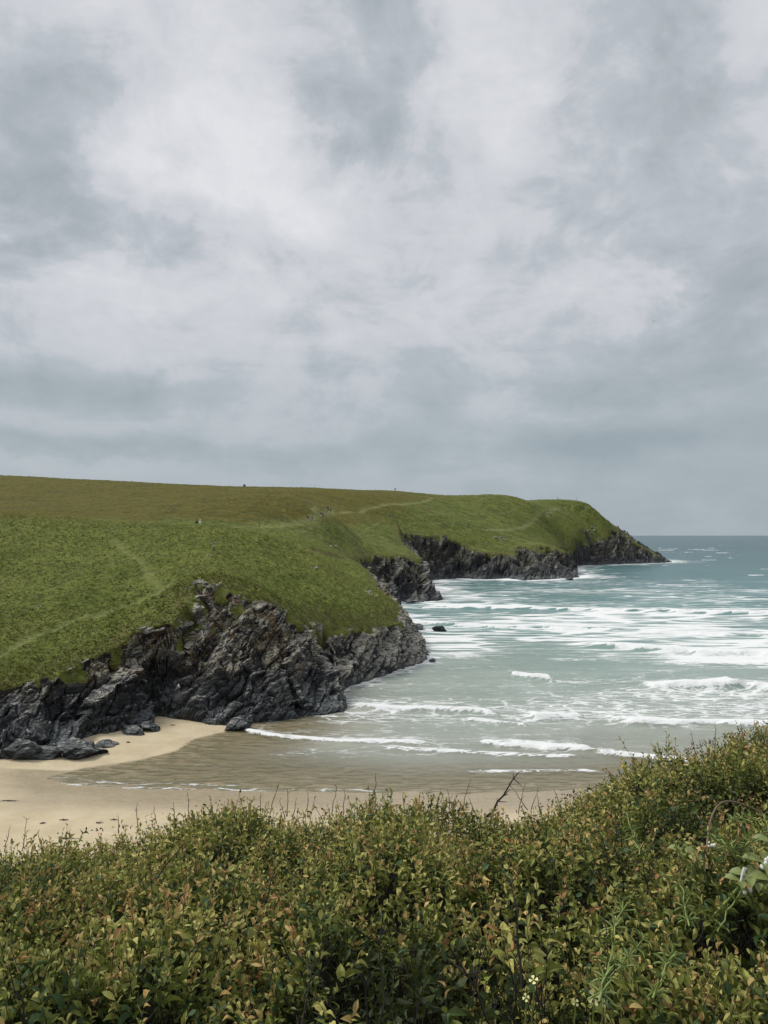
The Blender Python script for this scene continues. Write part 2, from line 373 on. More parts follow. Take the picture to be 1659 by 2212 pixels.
# ------------------------------------------------------------------ terrain material
def terrain_material(name, far):
    m, t = mat(name)
    pos = t.n('ShaderNodeNewGeometry').outputs['Position']; nrm = t.n('ShaderNodeNewGeometry').outputs['Normal']
    px, py, pz = t.xyz(pos)
    k = 1.0 if not far else 0.42
    rock, path, brown, soil, lip, tone, bare = (t.attr(a) for a in ('rock', 'path', 'brown', 'soil', 'lip', 'tone', 'bare'))
    # grass
    g1 = t.noise(pos, 0.11 * k, 5, 0.6); g2 = t.noise(t.vm('MULTIPLY', pos, (1.0, 1.0, 2.0)), 1.5 * k, 5, 0.65, 0.6); g3 = t.noise(pos, 6.0 * k, 3, 0.6)
    tu = t.noise(t.vm('MULTIPLY', pos, (0.55, 1.0, 1.5)), 1.25 * k, 5, 0.62, 0.9)
    fresh = t.mix(t.ss(g2, 0.30, 0.70), (.076, .108, .014), (.175, .210, .034))
    fresh = t.mix(t.ss(tu, 0.52, 0.36), fresh, (.030, .043, .008))  # tussock shading put into colour: gaps dark with thatch and shade, tops pale
    fresh = t.mix(t.m('MULTIPLY', t.ss(tu, 0.54, 0.66), 0.8), fresh, (.230, .262, .062))
    fresh = t.mix(t.ss(g3, 0.35, 0.75), fresh, (.165, .180, .052))
    fresh = t.mix(t.m('MULTIPLY', t.ss(g1, 0.50, 0.66), 0.45), fresh, (.205, .215, .055))
    fresh = t.mix(t.m('MULTIPLY', t.ss(g1, 0.48, 0.34), 0.35), fresh, (.050, .085, .012))
    dry = t.mix(t.ss(g2, 0.3, 0.7), (.088, .080, .012), (.150, .132, .026))
    bmask = t.ss(t.m('ADD', brown, t.m('MULTIPLY', t.m('SUBTRACT', g1, 0.5), 1.5)), 0.25, 0.85)
    grass = t.mix(bmask, fresh, dry)
    tan = t.ss(t.noise(pos, 0.5 * k, 6, 0.7), 0.54, 0.74)
    grass = t.mix(t.m('MULTIPLY', tan, 0.55), grass, (.150, .130, .036))
    grass = t.mix(t.m('MULTIPLY', path, 0.9), grass, t.mix(g2, (.215, .240, .080), (.300, .300, .130)))
    if far:
        grass = t.mix(t.m('MULTIPLY', t.ss(t.noise(t.vm('MULTIPLY', pos, (0.5, 1, 1)), 0.16, 6, 0.68, 0.5), 0.46, 0.66), 0.55), grass, (.042, .058, .016))
        grass = t.mix(t.m('MULTIPLY', t.ss(t.noise(t.vm('MULTIPLY', pos, (0.5, 1, 1)), 0.45, 5, 0.7, 0.5), 0.50, 0.70), 0.55), grass, (.185, .185, .070))
    lipm = t.m('MULTIPLY', lip, t.ss(t.noise(pos, 0.8 * k, 5, 0.7), 0.35, 0.62))
    grass = t.mix(t.m('MULTIPLY', lipm, 0.55), grass, (.135, .105, .052))
    grass = t.mix(soil, grass, t.mix(g2, (.085, .052, .032), (.150, .098, .062)))
    # rock
    st = t.n('ShaderNodeMapping'); st.inputs['Rotation'].default_value = (R(20), R(-33), 0); st.inputs['Scale'].default_value = (0.5, 0.5, 2.6)
    t.put(st.inputs[0], pos)
    r1 = t.noise(st.outputs[0], 0.9 * k, 8, 0.62, 0.4); r2 = t.noise(st.outputs[0], 3.6 * k, 6, 0.65, 0.6); r3 = t.noise(pos, 0.30 * k, 4, 0.6)
    slate = t.mix(t.ss(t.m('ADD', r1, t.m('MULTIPLY', t.m('SUBTRACT', tone, 0.5), 0.35)), 0.32, 0.72), (.009, .010, .012), (.048, .052, .057))
    slate = t.mix(t.m('MULTIPLY', t.ss(tone, 0.58, 0.80), 0.7), slate, t.mix(r2, (.060, .064, .066), (.150, .154, .150)))
    slate = t.mix(t.ss(r2, 0.54, 0.74), slate, (.150, .160, .165) if not far else (.085, .090, .095))
    n_z = t.xyz(nrm)[2]
    h = pz if not far else t.m('MULTIPLY', pz, 0.8)
    foot = t.ss(t.m('ADD', h, t.m('MULTIPLY', r3, 3.0)), 4.6, 2.2)
    bluegrey = t.mix(t.ss(r2, 0.35, 0.7), (.075, .088, .095), (.210, .232, .238))
    slate = t.mix(t.m('MULTIPLY', foot, t.ss(t.m('ADD', n_z, t.m('MULTIPLY', r1, 0.5)), 0.35, 0.85)), slate, bluegrey)
    high = t.ss(t.m('ADD', h, t.m('MULTIPLY', t.m('SUBTRACT', r3, 0.5), 9.0)), 3.5, 9.0)
    lich_toplit = t.ss(t.m('ADD', t.m('ADD', t.m('MULTIPLY', r2, 0.8), t.m('MULTIPLY', n_z, 0.40)), t.m('ADD', t.m('MULTIPLY', tone, 0.24), t.m('ADD', t.m('MULTIPLY', high, 0.30 if not far else 0.06), t.m('MULTIPLY', bare, 0.22)))), 0.86, 1.06)  # lichen, with upward faces also painted paler as if lit from above
    pale = t.mix(t.noise(pos, 2.3 * k, 4), (.25, .235, .185), (.54, .52, .455))
    slate = t.mix(lich_toplit, slate, pale)
    slate = t.mix(t.m('MULTIPLY', t.m('MULTIPLY', high, t.ss(t.noise(t.vm('ADD', pos, (9, 5, 3)), 0.7 * k, 6, 0.68), 0.45, 0.62)), 0.75 if not far else 0.3), slate, (.185, .145, .088))
    orm = t.m('MULTIPLY', t.ss(t.noise(t.vm('ADD', pos, (40, 0, 7)), 0.42 * k, 8, 0.75), 0.51, 0.60), t.m('MULTIPLY', high, t.ss(r2, 0.40, 0.58)))
    slate = t.mix(t.m('MULTIPLY', orm, 0.85 if not far else 0.25), slate, (.33, .20, .075))
    mossm = t.m('MULTIPLY', t.m('MULTIPLY', t.ss(n_z, 0.40, 0.72), t.ss(t.noise(pos, 0.6 * k, 6, 0.7), 0.46, 0.56)), high)
    slate = t.mix(mossm, slate, t.mix(g2, (.050, .058, .018), (.11, .105, .04)))
    jt = t.voro(t.vm('ADD', st.outputs[0], t.vm('SCALE', t.noise(pos, 0.8 * k, 3, color=True), scale=0.8)), 0.62 * k, 'DISTANCE_TO_EDGE')
    joint = t.ss(jt, 0.05, 0.0)
    slate = t.mix(t.m('MULTIPLY', joint, 0.8), slate, (.008, .008, .009))
    wet = t.ss(t.m('ADD', pz, t.m('MULTIPLY', r3, 1.2)), 1.5, 0.7)
    slate = t.mix(t.m('MULTIPLY', wet, 0.55), slate, (.018, .020, .020))
    if far: slate = t.vm('SCALE', slate, scale=0.72)
    rk = t.ss(t.m('ADD', rock, t.m('MULTIPLY', t.m('SUBTRACT', t.noise(pos, 1.1 * k, 6, 0.7), 0.5), 0.9)), 0.36, 0.52)
    col = t.mix(rk, grass, slate)
    hh = t.mix(rk, t.m('ADD', t.m('MULTIPLY', tu, 1.2), t.m('MULTIPLY', g3, 0.4)), t.m('SUBTRACT', t.m('ADD', t.m('MULTIPLY', r1, 0.7), t.m('MULTIPLY', r2, 0.8)), t.m('MULTIPLY', joint, 0.35)))
    nb = t.bump(hh, 0.85, 0.5 / k)
    rough = t.m('SUBTRACT', 0.92, t.m('MULTIPLY', rk, 0.30))
    t.out(t.pri(col, rough, nb, spec=t.m('ADD', 0.15, t.m('MULTIPLY', rk, 0.25))))
    return m
MT_NEAR = terrain_material('slate_and_turf', False)
MT_FAR = terrain_material('far_slate_and_turf', True)

def build_land(names, u0, u1, du, Ys, matl, sc, seed, sink_from=None):
    us = np.arange(u0, u1, du); nc, nr = len(us), len(Ys)
    A = (us - CX) / F
    X = A[None, :] * Ys[:, None]; Y = np.repeat(Ys[:, None], nc, 1)
    Z, S = land(X, Y)
    V = np.stack([X.ravel(), Y.ravel(), Z.ravel()], 1); s = S.ravel()
    N = normals(V, nr, nc); N[N[:, 2] < 0] *= -1
    band = (s > -7) & ((s < 2.2) | (V[:, 1] > 560) & (V[:, 0] > 130))
    p2 = V * np.array([1, 1, 0.6])
    edge = fbm(V / (sc * 1.6), 4, seed + 50)
    rock = np.where(s < -7, 1.0, 1 - sstep(s + edge * 0.34, 0.88, 1.02))
    steep = sstep(1 - N[:, 2], 0.20, 0.5)
    # ledges near the lip keep turf where they are flat
    rock = np.clip(rock - (1 - steep) * sstep(s, 0.55, 0.95) * sstep(fbm(V / (sc * 2.5), 3, seed + 60), 0.0, 0.35) * 0.8, 0, 1)
    crag, _ = poly_dist(V[:, 0], V[:, 1], CRAG)
    crag = np.exp(-(crag / 13.0) ** 2) * (0.24 + 0.5 * np.clip(edge, -.5, 1))
    rock = np.clip(np.maximum(rock, crag * (s > 1)), 0, 1); cragd = crag * (s > 1)
    disp = np.zeros(len(V)); tone = np.full(len(V), .5); idx = np.nonzero(band)[0]
    d, crack, cid = rock_disp(V[idx], sc, seed)
    tap = rock[idx] * (0.35 + 0.65 * sstep(s[idx], 0.0, 0.16)) * (1 - 0.6 * sstep(s[idx], 0.9, 1.4)) + np.clip(cragd[idx], 0, .4)
    disp[idx] = d * tap; tone[idx] = cid
    # tussocks on the turf
    gr = (1 - rock)
    tz = np.abs(fbm(V / 1.25 * np.array([0.8, 1.1, 1]), 3, seed + 70)) * 0.75 + fbm(V / 3.4, 3, seed + 71) * 0.35 + fbm(V / 15.0, 3, seed + 72) * (1.5 if matl is MT_NEAR else 0.5)
    V = V + N * disp[:, None]
    near_soft = np.clip(1.0 - (V[:, 1] - 170) / 60, 0.65, 1.0)
    V[:, 2] += tz * gr * sstep(s, 0.95, 1.6) * near_soft
    path = np.zeros(len(V)); 
    for i, pl in enumerate(PATHS):
        dd, _ = poly_dist(V[:, 0], V[:, 1], pl)
        wd = 0.55 if i < 2 else (1.5 if i < 5 else 0.8)
        path = np.maximum(path, np.exp(-(dd / wd) ** 2) * (0.8 if i in (0, 2, 3, 4) else 0.35))
    path *= 1 - rock
    V[:, 2] -= path * (0.28 if matl is MT_NEAR else 0.35)
    soil, _ = poly_dist(V[:, 0], V[:, 1], SOIL)
    soil = np.exp(-(soil / 1.3) ** 2) * (0.5 + 0.5 * edge)
    V[:, 2] -= np.clip(soil, 0, 1) * 0.9
    brown = sstep(V[:, 2], 22.5, 29.0) * sstep(-(V[:, 0] - 10), -60, 60) * 1.0 + 0.35 * sstep(V[:, 2], 34, 48)
    lip = np.exp(-((s - 1.25) / 0.45) ** 2) * (s > 0.7)
    bare = sstep(V[:, 0], -15, -9) * sstep(V[:, 1], 102, 108) * (1 - sstep(V[:, 1], 150, 170)) + 0.3 * sstep(V[:, 1], 235, 245) * (1 - sstep(V[:, 1], 290, 300))
    if sink_from is not None: V[:, 2] -= 0.5 * (1 - sstep(V[:, 1], sink_from, sink_from + 8))
    Fc = grid_faces(nr, nc)
    zf = V[Fc, 2].max(1); keep = zf > -1.6
    rf = rock[Fc].mean(1)
    attrs = dict(rock=rock, path=path, brown=brown, soil=np.clip(soil, 0, 1), lip=lip, tone=tone, bare=bare)
    outs = []
    for nm, sel, sm in ((names[0], keep & (rf < 0.5), True), (names[1], keep & (rf >= 0.5), False)):
        v, f, at = prune(V, Fc, sel, attrs)
        outs.append(obj(nm, mesh_np(nm, v, f, [matl], at, smooth=sm), kind='structure'))
    return V, s, rock, N
Yn = np.concatenate([np.arange(71, 110, 0.16), np.arange(110, 190, 0.36), np.arange(190, 214, 0.6)])
NV, NS, NR_, NN = build_land(('near_hillside', 'near_cliff'), -330, 965, 2.1, Yn, MT_NEAR, 1.25, 100)
Yf = np.exp(np.linspace(math.log(196), math.log(1000), 400))
FV, FS, FR_, FN = build_land(('far_hillside', 'far_cliff'), -330, 1475, 2.5, Yf, MT_FAR, 2.5, 500, sink_from=196)

# ------------------------------------------------------------------ beach
SHORE = [tuple(ground(u, v)) for u, v in [(545, 1563), (500, 1580), (425, 1597), (385, 1622), (300, 1645), (180, 1662), (105, 1681), (150, 1693), (300, 1702), (500, 1706),
         (830, 1711), (1000, 1713), (1200, 1706), (1400, 1696), (1700, 1690), (2600, 1690)]]
SHORE = [(-6.0, 120.0, 0.0)] + SHORE + [(9e5, SHORE[-1][1], 0.0)]
SEA_POLY = SHORE + [(9e5, 9e5, 0), (-9e5, 9e5, 0), (-9e5, 1200, 0), (-6, 1200, 0)]
def offshore(x, y):
    d, _ = poly_dist(x, y, SHORE[1:]); return np.where(in_poly(x, y, SEA_POLY), d, -d)
def sand_z(x, y):
    o = offshore(x, y)
    return np.where(o > 0, -0.028 * o - 0.00018 * o * o, np.minimum(-o * 0.05, 1.0))
sx = np.concatenate([np.arange(-70, 60, 0.42), np.arange(60, 140, 4.0)]); sy = np.arange(34, 118, 0.42)
X, Y = np.meshgrid(sx, sy); O = offshore(X, Y); Z = sand_z(X, Y)
pp = np.stack([X.ravel(), Y.ravel(), np.zeros(X.size)], 1)
Zs = Z.ravel() + fbm(pp / 2.2, 3, 11) * 0.035 * (O.ravel() < 0.5) + fbm(pp / 0.9, 2, 12) * 0.018
wet = sstep(O.ravel() + fbm(pp / np.array([7.0, 3.0, 1]), 3, 13) * 2.2, -9.0, -2.0)
cove = sstep(Y.ravel(), 70.5, 74.0) * (X.ravel() < -5)            # the upper cove keeps dry sand right to the water
wet = np.where(cove > 0.5, sstep(O.ravel() + fbm(pp / 1.5, 2, 14) * 0.25, -0.7, -0.1), wet)
m_sand, t = mat('sand')
pos = t.n('ShaderNodeNewGeometry').outputs['Position']
wa = t.attr('wet')
n1 = t.noise(pos, 0.35, 5, 0.6); n2 = t.noise(pos, 3.0, 4, 0.65); n3 = t.noise(pos, 28.0, 2, 0.6)
dryc = t.mix(t.ss(n1, 0.3, 0.7), (.48, .40, .265), (.57, .485, .330))
dryc = t.mix(t.ss(n2, 0.55, 0.80), dryc, (.42, .33, .225))
wetc = t.mix(t.ss(n2, 0.3, 0.7), (.300, .240, .145), (.370, .300, .190))
rip = t.noise(t.vm('MULTIPLY', pos, (0.55, 1.6, 1)), 2.6, 4, 0.6, 1.2)
wetc = t.mix(t.m('MULTIPLY', t.ss(rip, 0.47, 0.62), 0.6), wetc, (.44, .37, .26))
cs = t.mix(wa, dryc, wetc)
nb = t.bump(t.m('ADD', t.m('MULTIPLY', n2, 1.0), t.m('MULTIPLY', n3, 0.25)), 0.35, 0.12)
t.out(t.pri(cs, t.m('SUBTRACT', 0.95, t.m('MULTIPLY', wa, 0.62)), nb, spec=t.m('ADD', 0.15, t.m('MULTIPLY', wa, 0.4))))
obj('beach', mesh_np('beach', np.stack([X.ravel(), Y.ravel(), Zs], 1), grid_faces(*X.shape), [m_sand], dict(wet=wet), smooth=True), kind='structure')

# ------------------------------------------------------------------ sea
# breaking waves: line on the sheet, height (m), width of white water behind the crest (m), strength
WAVES = [([(905, 1312), (994, 1313.5), (1180, 1317), (1330, 1323), (1500, 1327), (1659, 1331), (1900, 1336)], 0.9, 16, 1.25),
         ([(880, 1347), (905, 1347), (1070, 1357), (1210, 1360), (1330, 1362)], 0.6, 11, 1.05),
         ([(1380, 1366), (1500, 1370), (1659, 1374), (1800, 1378)], 0.5, 8, 0.95),
         ([(1270, 1398), (1370, 1404), (1455, 1410), (1659, 1417), (1900, 1424)], 0.8, 9, 1.25),
         ([(1105, 1463), (1125, 1466), (1180, 1472), (1192, 1474)], 0.85, 1.8, 1.25),
         ([(1395, 1490), (1440, 1491), (1520, 1490), (1600, 1485), (1603, 1485)], 0.9, 4.0, 1.3),
         ([(1612, 1487), (1659, 1494), (1850, 1505)], 0.8, 3.0, 1.3),
         ([(760, 1526), (830, 1531), (925, 1535), (1045, 1545), (1075, 1548)], 0.45, 1.4, 1.0),
         ([(1150, 1551), (1200, 1553), (1260, 1555)], 0.5, 1.6, 1.1),
         ([(1320, 1560), (1400, 1566), (1515, 1568), (1640, 1572), (1900, 1580)], 0.6, 2.2, 1.2),
         ([(1010, 1556), (1060, 1560), (1140, 1571)], 0.3, 0.7, 0.8),
         ([(523, 1577), (545, 1584), (580, 1590), (640, 1597), (750, 1606), (830, 1610), (930, 1612)], 0.28, 1.0, 1.05),
         ([(1040, 1611), (1110, 1616), (1180, 1622), (1285, 1625)], 0.42, 2.6, 1.0),
         ([(1290, 1632), (1350, 1638), (1410, 1644), (1500, 1650)], 0.4, 1.1, 1.1),
         ([(830, 1620), (960, 1625), (1040, 1631), (1150, 1636), (1260, 1637)], 0.25, 0.8, 0.8),
         ([(1000, 1667), (1120, 1667), (1250, 1665), (1300, 1666)], 0.10, 0.4, 0.55),
         ([(105, 1681), (150, 1693), (300, 1702), (500, 1706), (830, 1709)], 0.03, 0.35, 0.44),
         ([(110, 1676), (200, 1688), (330, 1694), (520, 1697)], 0.03, 0.30, 0.34),
         ([(1290, 1195), (1450, 1193.5), (1600, 1195)], 0.5, 9, 0.7),
         ([(1440, 1213), (1490, 1216)], 0.2, 9, 0.8)]
us = np.concatenate([np.arange(-4200, -200, 200), np.arange(-200, 500, 8), np.arange(500, 1760, 3.0), np.arange(1760, 2400, 16), np.arange(2400, 7000, 200)])
vs = np.concatenate([np.linspace(1156.9, 1165, 9), np.arange(1166, 1300, 1.5), np.arange(1300.5, 1730, 1.05)])
Yr = np.array([ground(CX, v)[1] for v in vs])
Xs = ((us - CX) / F)[None, :] * Yr[:, None]; Ysea = np.repeat(Yr[:, None], len(us), 1)
x, y = Xs.ravel(), Ysea.ravel()
off = offshore(x, y)
p2 = np.stack([x, y, np.zeros(x.size)], 1)
shal = sstep(off, 0.3, 14)
fade_far = 1 / (1 + (y / 420) ** 2)
z = (fbm(p2 / np.array([9.0, 3.4, 1]), 4, 201) * 0.26 * shal + fbm(p2 / np.array([60.0, 17.0, 1]), 3, 205) * 0.45 * sstep(off, 25, 80)) * fade_far
z += 0.35 * sstep(off, 60, 160) * np.sin((y + 6 * fbm(p2 / 40, 2, 207)) / 5.5) * fade_far
foam = np.zeros(x.size)
crestf = np.zeros(x.size)
lumps = fbm(p2 / np.array([3.2, 1.6, 1]), 3, 210)
ragged = fbm(p2 / np.array([6.0, 4.0, 1]), 3, 214)
for pts, hgt, wdt, stg in WAVES:
    W = np.array([ground(u, v) for u, v in pts])
    yw = np.interp(x, W[:, 0], W[:, 1]); L = W[-1, 0] - W[0, 0]
    fadex = sstep(x, W[0, 0] - 0.05 * L, W[0, 0] + 0.08 * L) * (1 - sstep(x, W[-1, 0] - 0.08 * L, W[-1, 0] + 0.05 * L))
    wide = sstep(x, W[0, 0] - 0.5 * L, W[0, 0]) * (1 - sstep(x, W[-1, 0], W[-1, 0] + 0.5 * L))
    dyw = y - yw + lumps * min(0.7, wdt * 0.25) + ragged * min(2.4, wdt * 0.45)
    wf = max(0.55, hgt * 1.4); wb = hgt * 4 + wdt * 0.35
    prof = np.where(dyw < 0, np.exp(-(dyw / wf) ** 2), np.exp(-(dyw / wb) ** 2))
    z += hgt * prof * (0.25 + 0.75 * fadex) * wide * (1 + 0.35 * lumps) * (fade_far + 0.2)
    fr = sstep(dyw, -wf * 1.0, -wf * 0.55) * (1 - sstep(dyw, wdt * 0.35, wdt * 1.25 + 0.2))
    foam = np.maximum(foam, stg * fr * fadex)
    trail = sstep(dyw, -0.2, 0.4) * np.exp(-np.maximum(dyw, 0) / (wdt * 2.2 + 2)) * 0.55
    foam = np.maximum(foam, trail * stg * fadex * (hgt > 0.15))
# spent foam drifting over the inner bay
uu = x / y * F + CX; vv = HOR + CAMH * F / y
lowf = fbm(p2 / np.array([34.0, 16.0, 1]), 4, 220)
lace = np.interp(vv, [1240, 1265, 1300, 1318, 1345, 1372, 1385, 1402, 1425, 1470, 1485, 1500, 1545, 1560, 1600, 1625, 1640], [0, .24, .34, .60, .62, .60, .54, .52, .62, .58, .50, .50, .46, .30, .24, .22, 0.0])
lace *= np.clip(1 + lowf * 1.6, 0.15, 1.6)
calm = np.exp(-((uu - 1080) / 150) ** 2 - ((vv - 1430) / 28) ** 2) + np.exp(-((uu - 1560) / 140) ** 2 - ((vv - 1455) / 18) ** 2) * 0.8 + np.exp(-((uu - 1000) / 130) ** 2 - ((vv - 1500) / 14) ** 2) * 0.6
lace *= 0.62 + 0.38 * sstep(uu, 950, 1250)
lace *= np.clip(1 - calm, 0, 1) * sstep(off, 3, 12)
foam = np.maximum(foam, lace)
farcaps = sstep(fbm(p2 / np.array([26.0, 9.0, 1]), 4, 231), 0.40, 0.55) * sstep(y, 280, 420) * (1 - 0.75 * sstep(y, 900, 2200)) * 0.60
foam = np.maximum(foam, farcaps)
dcoast, _ = poly_dist(x, y, BASE)
surge = np.exp(-dcoast / (2.6 + 10.0 * sstep(y, 110, 330))) * sstep(y, 98, 118) * (1.1 + lowf * 0.9)
surge = np.maximum(surge, np.exp(-((x - 12) / 12) ** 2 - ((y - 165) / 32) ** 2) * 0.85 + np.exp(-((x - 30) / 22) ** 2 - ((y - 265) / 30) ** 2) * 0.62)
foam = np.maximum(foam, surge)
z += 0.25 * np.exp(-dcoast / 3.0) * sstep(y, 105, 130) * (0.6 + lumps)
z = z * sstep(off, -0.6, 1.4) + np.where(off < 0, np.minimum(0.02 + (-off) * 0.028, 0.02), 0.015)
z = np.where(off < -0.35, -0.25, z)
Vs = np.stack([x, y, z], 1); Fs = grid_faces(len(vs), len(us))
land_in = in_poly(x, y, POLY_B) & (dcoast > 12)
keep = (off[Fs].max(1) > -1.2) & ~land_in[Fs].all(1)
v_, f_, a_ = prune(Vs, Fs[:, ::-1], keep, dict(foam=foam, off=off * (1 + 1.0 * sstep(x, -16, 4) * (off > 0))))
m_sea, t = mat('sea_water')
pos = t.n('ShaderNodeNewGeometry').outputs['Position']; px, py, pz = t.xyz(pos)
fo, of = t.attr('foam'), t.attr('off')
n_l = t.noise(t.vm('MULTIPLY', pos, (0.4, 1, 1)), 0.045, 4, 0.6)
lo = t.m('LOGARITHM', t.m('MAXIMUM', t.m('ADD', of, t.m('MULTIPLY', t.m('SUBTRACT', n_l, 0.5), t.m('MULTIPLY', of, 0.9))), 0.25), 10.0)
depthc = t.ramp(t.m('DIVIDE', t.m('ADD', lo, 0.6), 4.0), [
    (0.0, (.25, .215, .135)), (0.36, (.275, .245, .165)), (0.45, (.320, .310, .245)), (0.526, (.340, .360, .305)), (0.60, (.345, .395, .345)),
    (0.68, (.305, .385, .345)), (0.72, (.215, .330, .305)), (0.79, (.115, .240, .232)), (0.85, (.066, .165, .170)), (1.0, (.034, .092, .108))])
patch = t.noise(t.vm('MULTIPLY', pos, (0.25, 1, 1)), 0.10, 5, 0.6)
depthc = t.mix(t.m('MULTIPLY', t.ss(patch, 0.35, 0.7), 0.22), depthc, (.03, .09, .09))
st = t.vm('MULTIPLY', pos, (0.40, 1.15, 0.0))
wv = t.noise(st, 0.55, 4, 0.6, color=True)
stw = t.vm('ADD', st, t.vm('SCALE', t.vm('SUBTRACT', wv, (0.5, 0.5, 0.5)), scale=2.6))
e1 = t.voro(stw, 0.52, 'DISTANCE_TO_EDGE'); e2 = t.voro(stw, 1.5, 'DISTANCE_TO_EDGE')
net = t.m('MAXIMUM', t.ss(e1, 0.20, 0.0), t.m('MULTIPLY', t.ss(e2, 0.22, 0.0), 0.75))
fn = t.noise(st, 0.95, 8, 0.68, 0.8); fn2 = t.noise(t.vm('MULTIPLY', pos, (0.16, 1, 0)), 0.22, 5, 0.65, 0.5)
near_p = t.m('ADD', t.m('ADD', t.m('MULTIPLY', net, 0.40), t.m('MULTIPLY', fn, 0.55)), t.m('MULTIPLY', fn2, 0.36))
sf = t.vm('MULTIPLY', pos, (0.065, 0.36, 0.0))
wf_ = t.noise(sf, 0.7, 4, 0.6, color=True)
sfw = t.vm('ADD', sf, t.vm('SCALE', t.vm('SUBTRACT', wf_, (0.5, 0.5, 0.5)), scale=1.1))
f1 = t.voro(sfw, 0.85, 'DISTANCE_TO_EDGE'); f2n = t.noise(sfw, 1.1, 8, 0.66, 0.6); f3 = t.noise(t.vm('MULTIPLY', pos, (0.10, 1, 0)), 0.16, 5, 0.65, 0.5)
far_p = t.m('ADD', t.m('ADD', t.m('MULTIPLY', t.ss(f1, 0.22, 0.0), 0.40), t.m('MULTIPLY', f2n, 0.44)), t.m('MULTIPLY', f3, 0.50))
fd = t.ss(py, 95.0, 170.0)
patt = t.m('ADD', t.m('MULTIPLY', near_p, t.m('SUBTRACT', 1.0, fd)), t.m('MULTIPLY', far_p, fd))
val = t.m('ADD', t.m('SUBTRACT', patt, 1.0), t.m('MULTIPLY', fo, 0.56))
fm = t.ss(val, -0.10, 0.14)
micro = t.m('ADD', t.m('MULTIPLY', t.noise(t.vm('MULTIPLY', pos, (0.5, 1, 1)), 0.9, 5, 0.62, 0.4), 1.0), t.m('MULTIPLY', t.noise(pos, 4.5, 3, 0.6), 0.16))
nb = t.bump(micro, t.m('ADD', 0.30, t.m('MULTIPLY', t.ss(of, 1.0, 60.0), 0.35)), 0.6)
foamc = t.mix(t.noise(pos, 2.5, 4), (.70, .73, .72), (.90, .91, .90))
water = t.pri(depthc, 0.20, nb, spec=t.m('SUBTRACT', 0.32, t.m('MULTIPLY', t.ss(py, 140.0, 650.0), 0.25)), IOR=1.33)
nf = t.bump(t.m('ADD', t.noise(pos, 2.2, 5, 0.7), fm), 0.55, 0.35)
foams = t.pri(foamc, 0.85, nf, spec=0.2)
alpha = t.ss(of, 0.0, 22.0)
rip_w = t.noise(t.vm('MULTIPLY', pos, (0.35, 1.3, 0)), 1.4, 5, 0.62, 0.8)
tr = t.n('ShaderNodeBsdfTransparent').outputs[0]
film = t.pri((.215, .200, .112), 0.10, nb, spec=0.5, IOR=1.33)
thin = t.n('ShaderNodeMixShader'); t.put(thin.inputs[0], t.m('ADD', 0.12, t.m('MULTIPLY', t.ss(rip_w, 0.42, 0.60), 0.62))); t.put(thin.inputs[1], tr); t.put(thin.inputs[2], film)
mw = t.n('ShaderNodeMixShader'); t.put(mw.inputs[0], alpha); t.put(mw.inputs[1], thin.outputs[0]); t.put(mw.inputs[2], water)
mf = t.n('ShaderNodeMixShader'); t.put(mf.inputs[0], fm); t.put(mf.inputs[1], mw.outputs[0]); t.put(mf.inputs[2], foams)
t.out(mf.outputs[0])
obj('sea', mesh_np('sea', v_, f_, [m_sea], a_, smooth=True), kind='structure')

# ------------------------------------------------------------------ grass on the near hillside
def grass_tufts():
    ok = np.nonzero((NS > 1.02) & (NR_ < 0.25) & (NV[:, 1] < 175))[0]
    uu_ = NV[ok, 0] / NV[ok, 1] * F + CX
    ok = ok[(uu_ > -120) & (uu_ < 960)]
    wgt = (NV[ok, 1] ** 1.0) * np.where(NS[ok] < 2.2, 2.2, 1.0); wgt /= wgt.sum()
    n = 24000; pick = rng.choice(ok, n, p=wgt)
    pd_ = np.min([poly_dist(NV[pick, 0], NV[pick, 1], pl)[0] for pl in PATHS[:2]], 0); pick = pick[pd_ > 0.75]; n = len(pick)
    b = NV[pick] + np.stack([rng.normal(0, .25, n), rng.normal(0, .25, n), np.full(n, -0.03)], 1)
    kind = fbm(b / 6.0, 3, 77); hgt = (0.12 + 0.18 * rng.random(n)) * (1 + 0.5 * kind)
    nb = 4; V = []; Cc = []
    for k in range(nb):
        ang = rng.random(n) * 6.283; lean = 0.5 + 0.9 * rng.random(n)
        wd = 0.045 + 0.05 * rng.random(n)
        side = np.stack([np.cos(ang), np.sin(ang), 0 * ang], 1)
        tip = b + np.stack([np.cos(ang + 1.6) * lean * hgt + 0.35 * hgt, np.sin(ang + 1.6) * lean * hgt, hgt * (0.7 + 0.5 * rng.random(n))], 1)
        V.append(np.stack([b - side * wd[:, None], b + side * wd[:, None], tip], 1))
        f = np.clip(0.55 + 0.9 * kind + rng.normal(0, .22, n), 0, 1)[:, None]
        dryness = (rng.random(n) < 0.16)[:, None]
        c = (1 - f) * np.array([.075, .105, .016]) + f * np.array([.235, .250, .060])
        c = np.where(dryness, np.array([.26, .225, .105]), c) * (0.85 + 0.3 * rng.random((n, 1)))
        Cc.append(np.repeat(np.concatenate([c, np.ones((n, 1))], 1)[:, None], 3, 1))
    V = np.concatenate(V).reshape(-1, 3); Cc = np.concatenate(Cc).reshape(-1, 4)
    return mesh_np('hillside_grass', V, np.arange(len(V)).reshape(-1, 3), [M_BLADE], colors=Cc, smooth=False)
M_BLADE, t = mat('grass_blade')
c = t.attr('col', 'Color')
d1 = t.pri(c, 0.7, spec=0.2); tl = t.n('ShaderNodeBsdfTranslucent'); t.put(tl.inputs[0], c)
mx = t.n('ShaderNodeMixShader'); t.put(mx.inputs[0], 0.3); t.put(mx.inputs[1], d1); t.put(mx.inputs[2], tl.outputs[0]); t.out(mx.outputs[0])
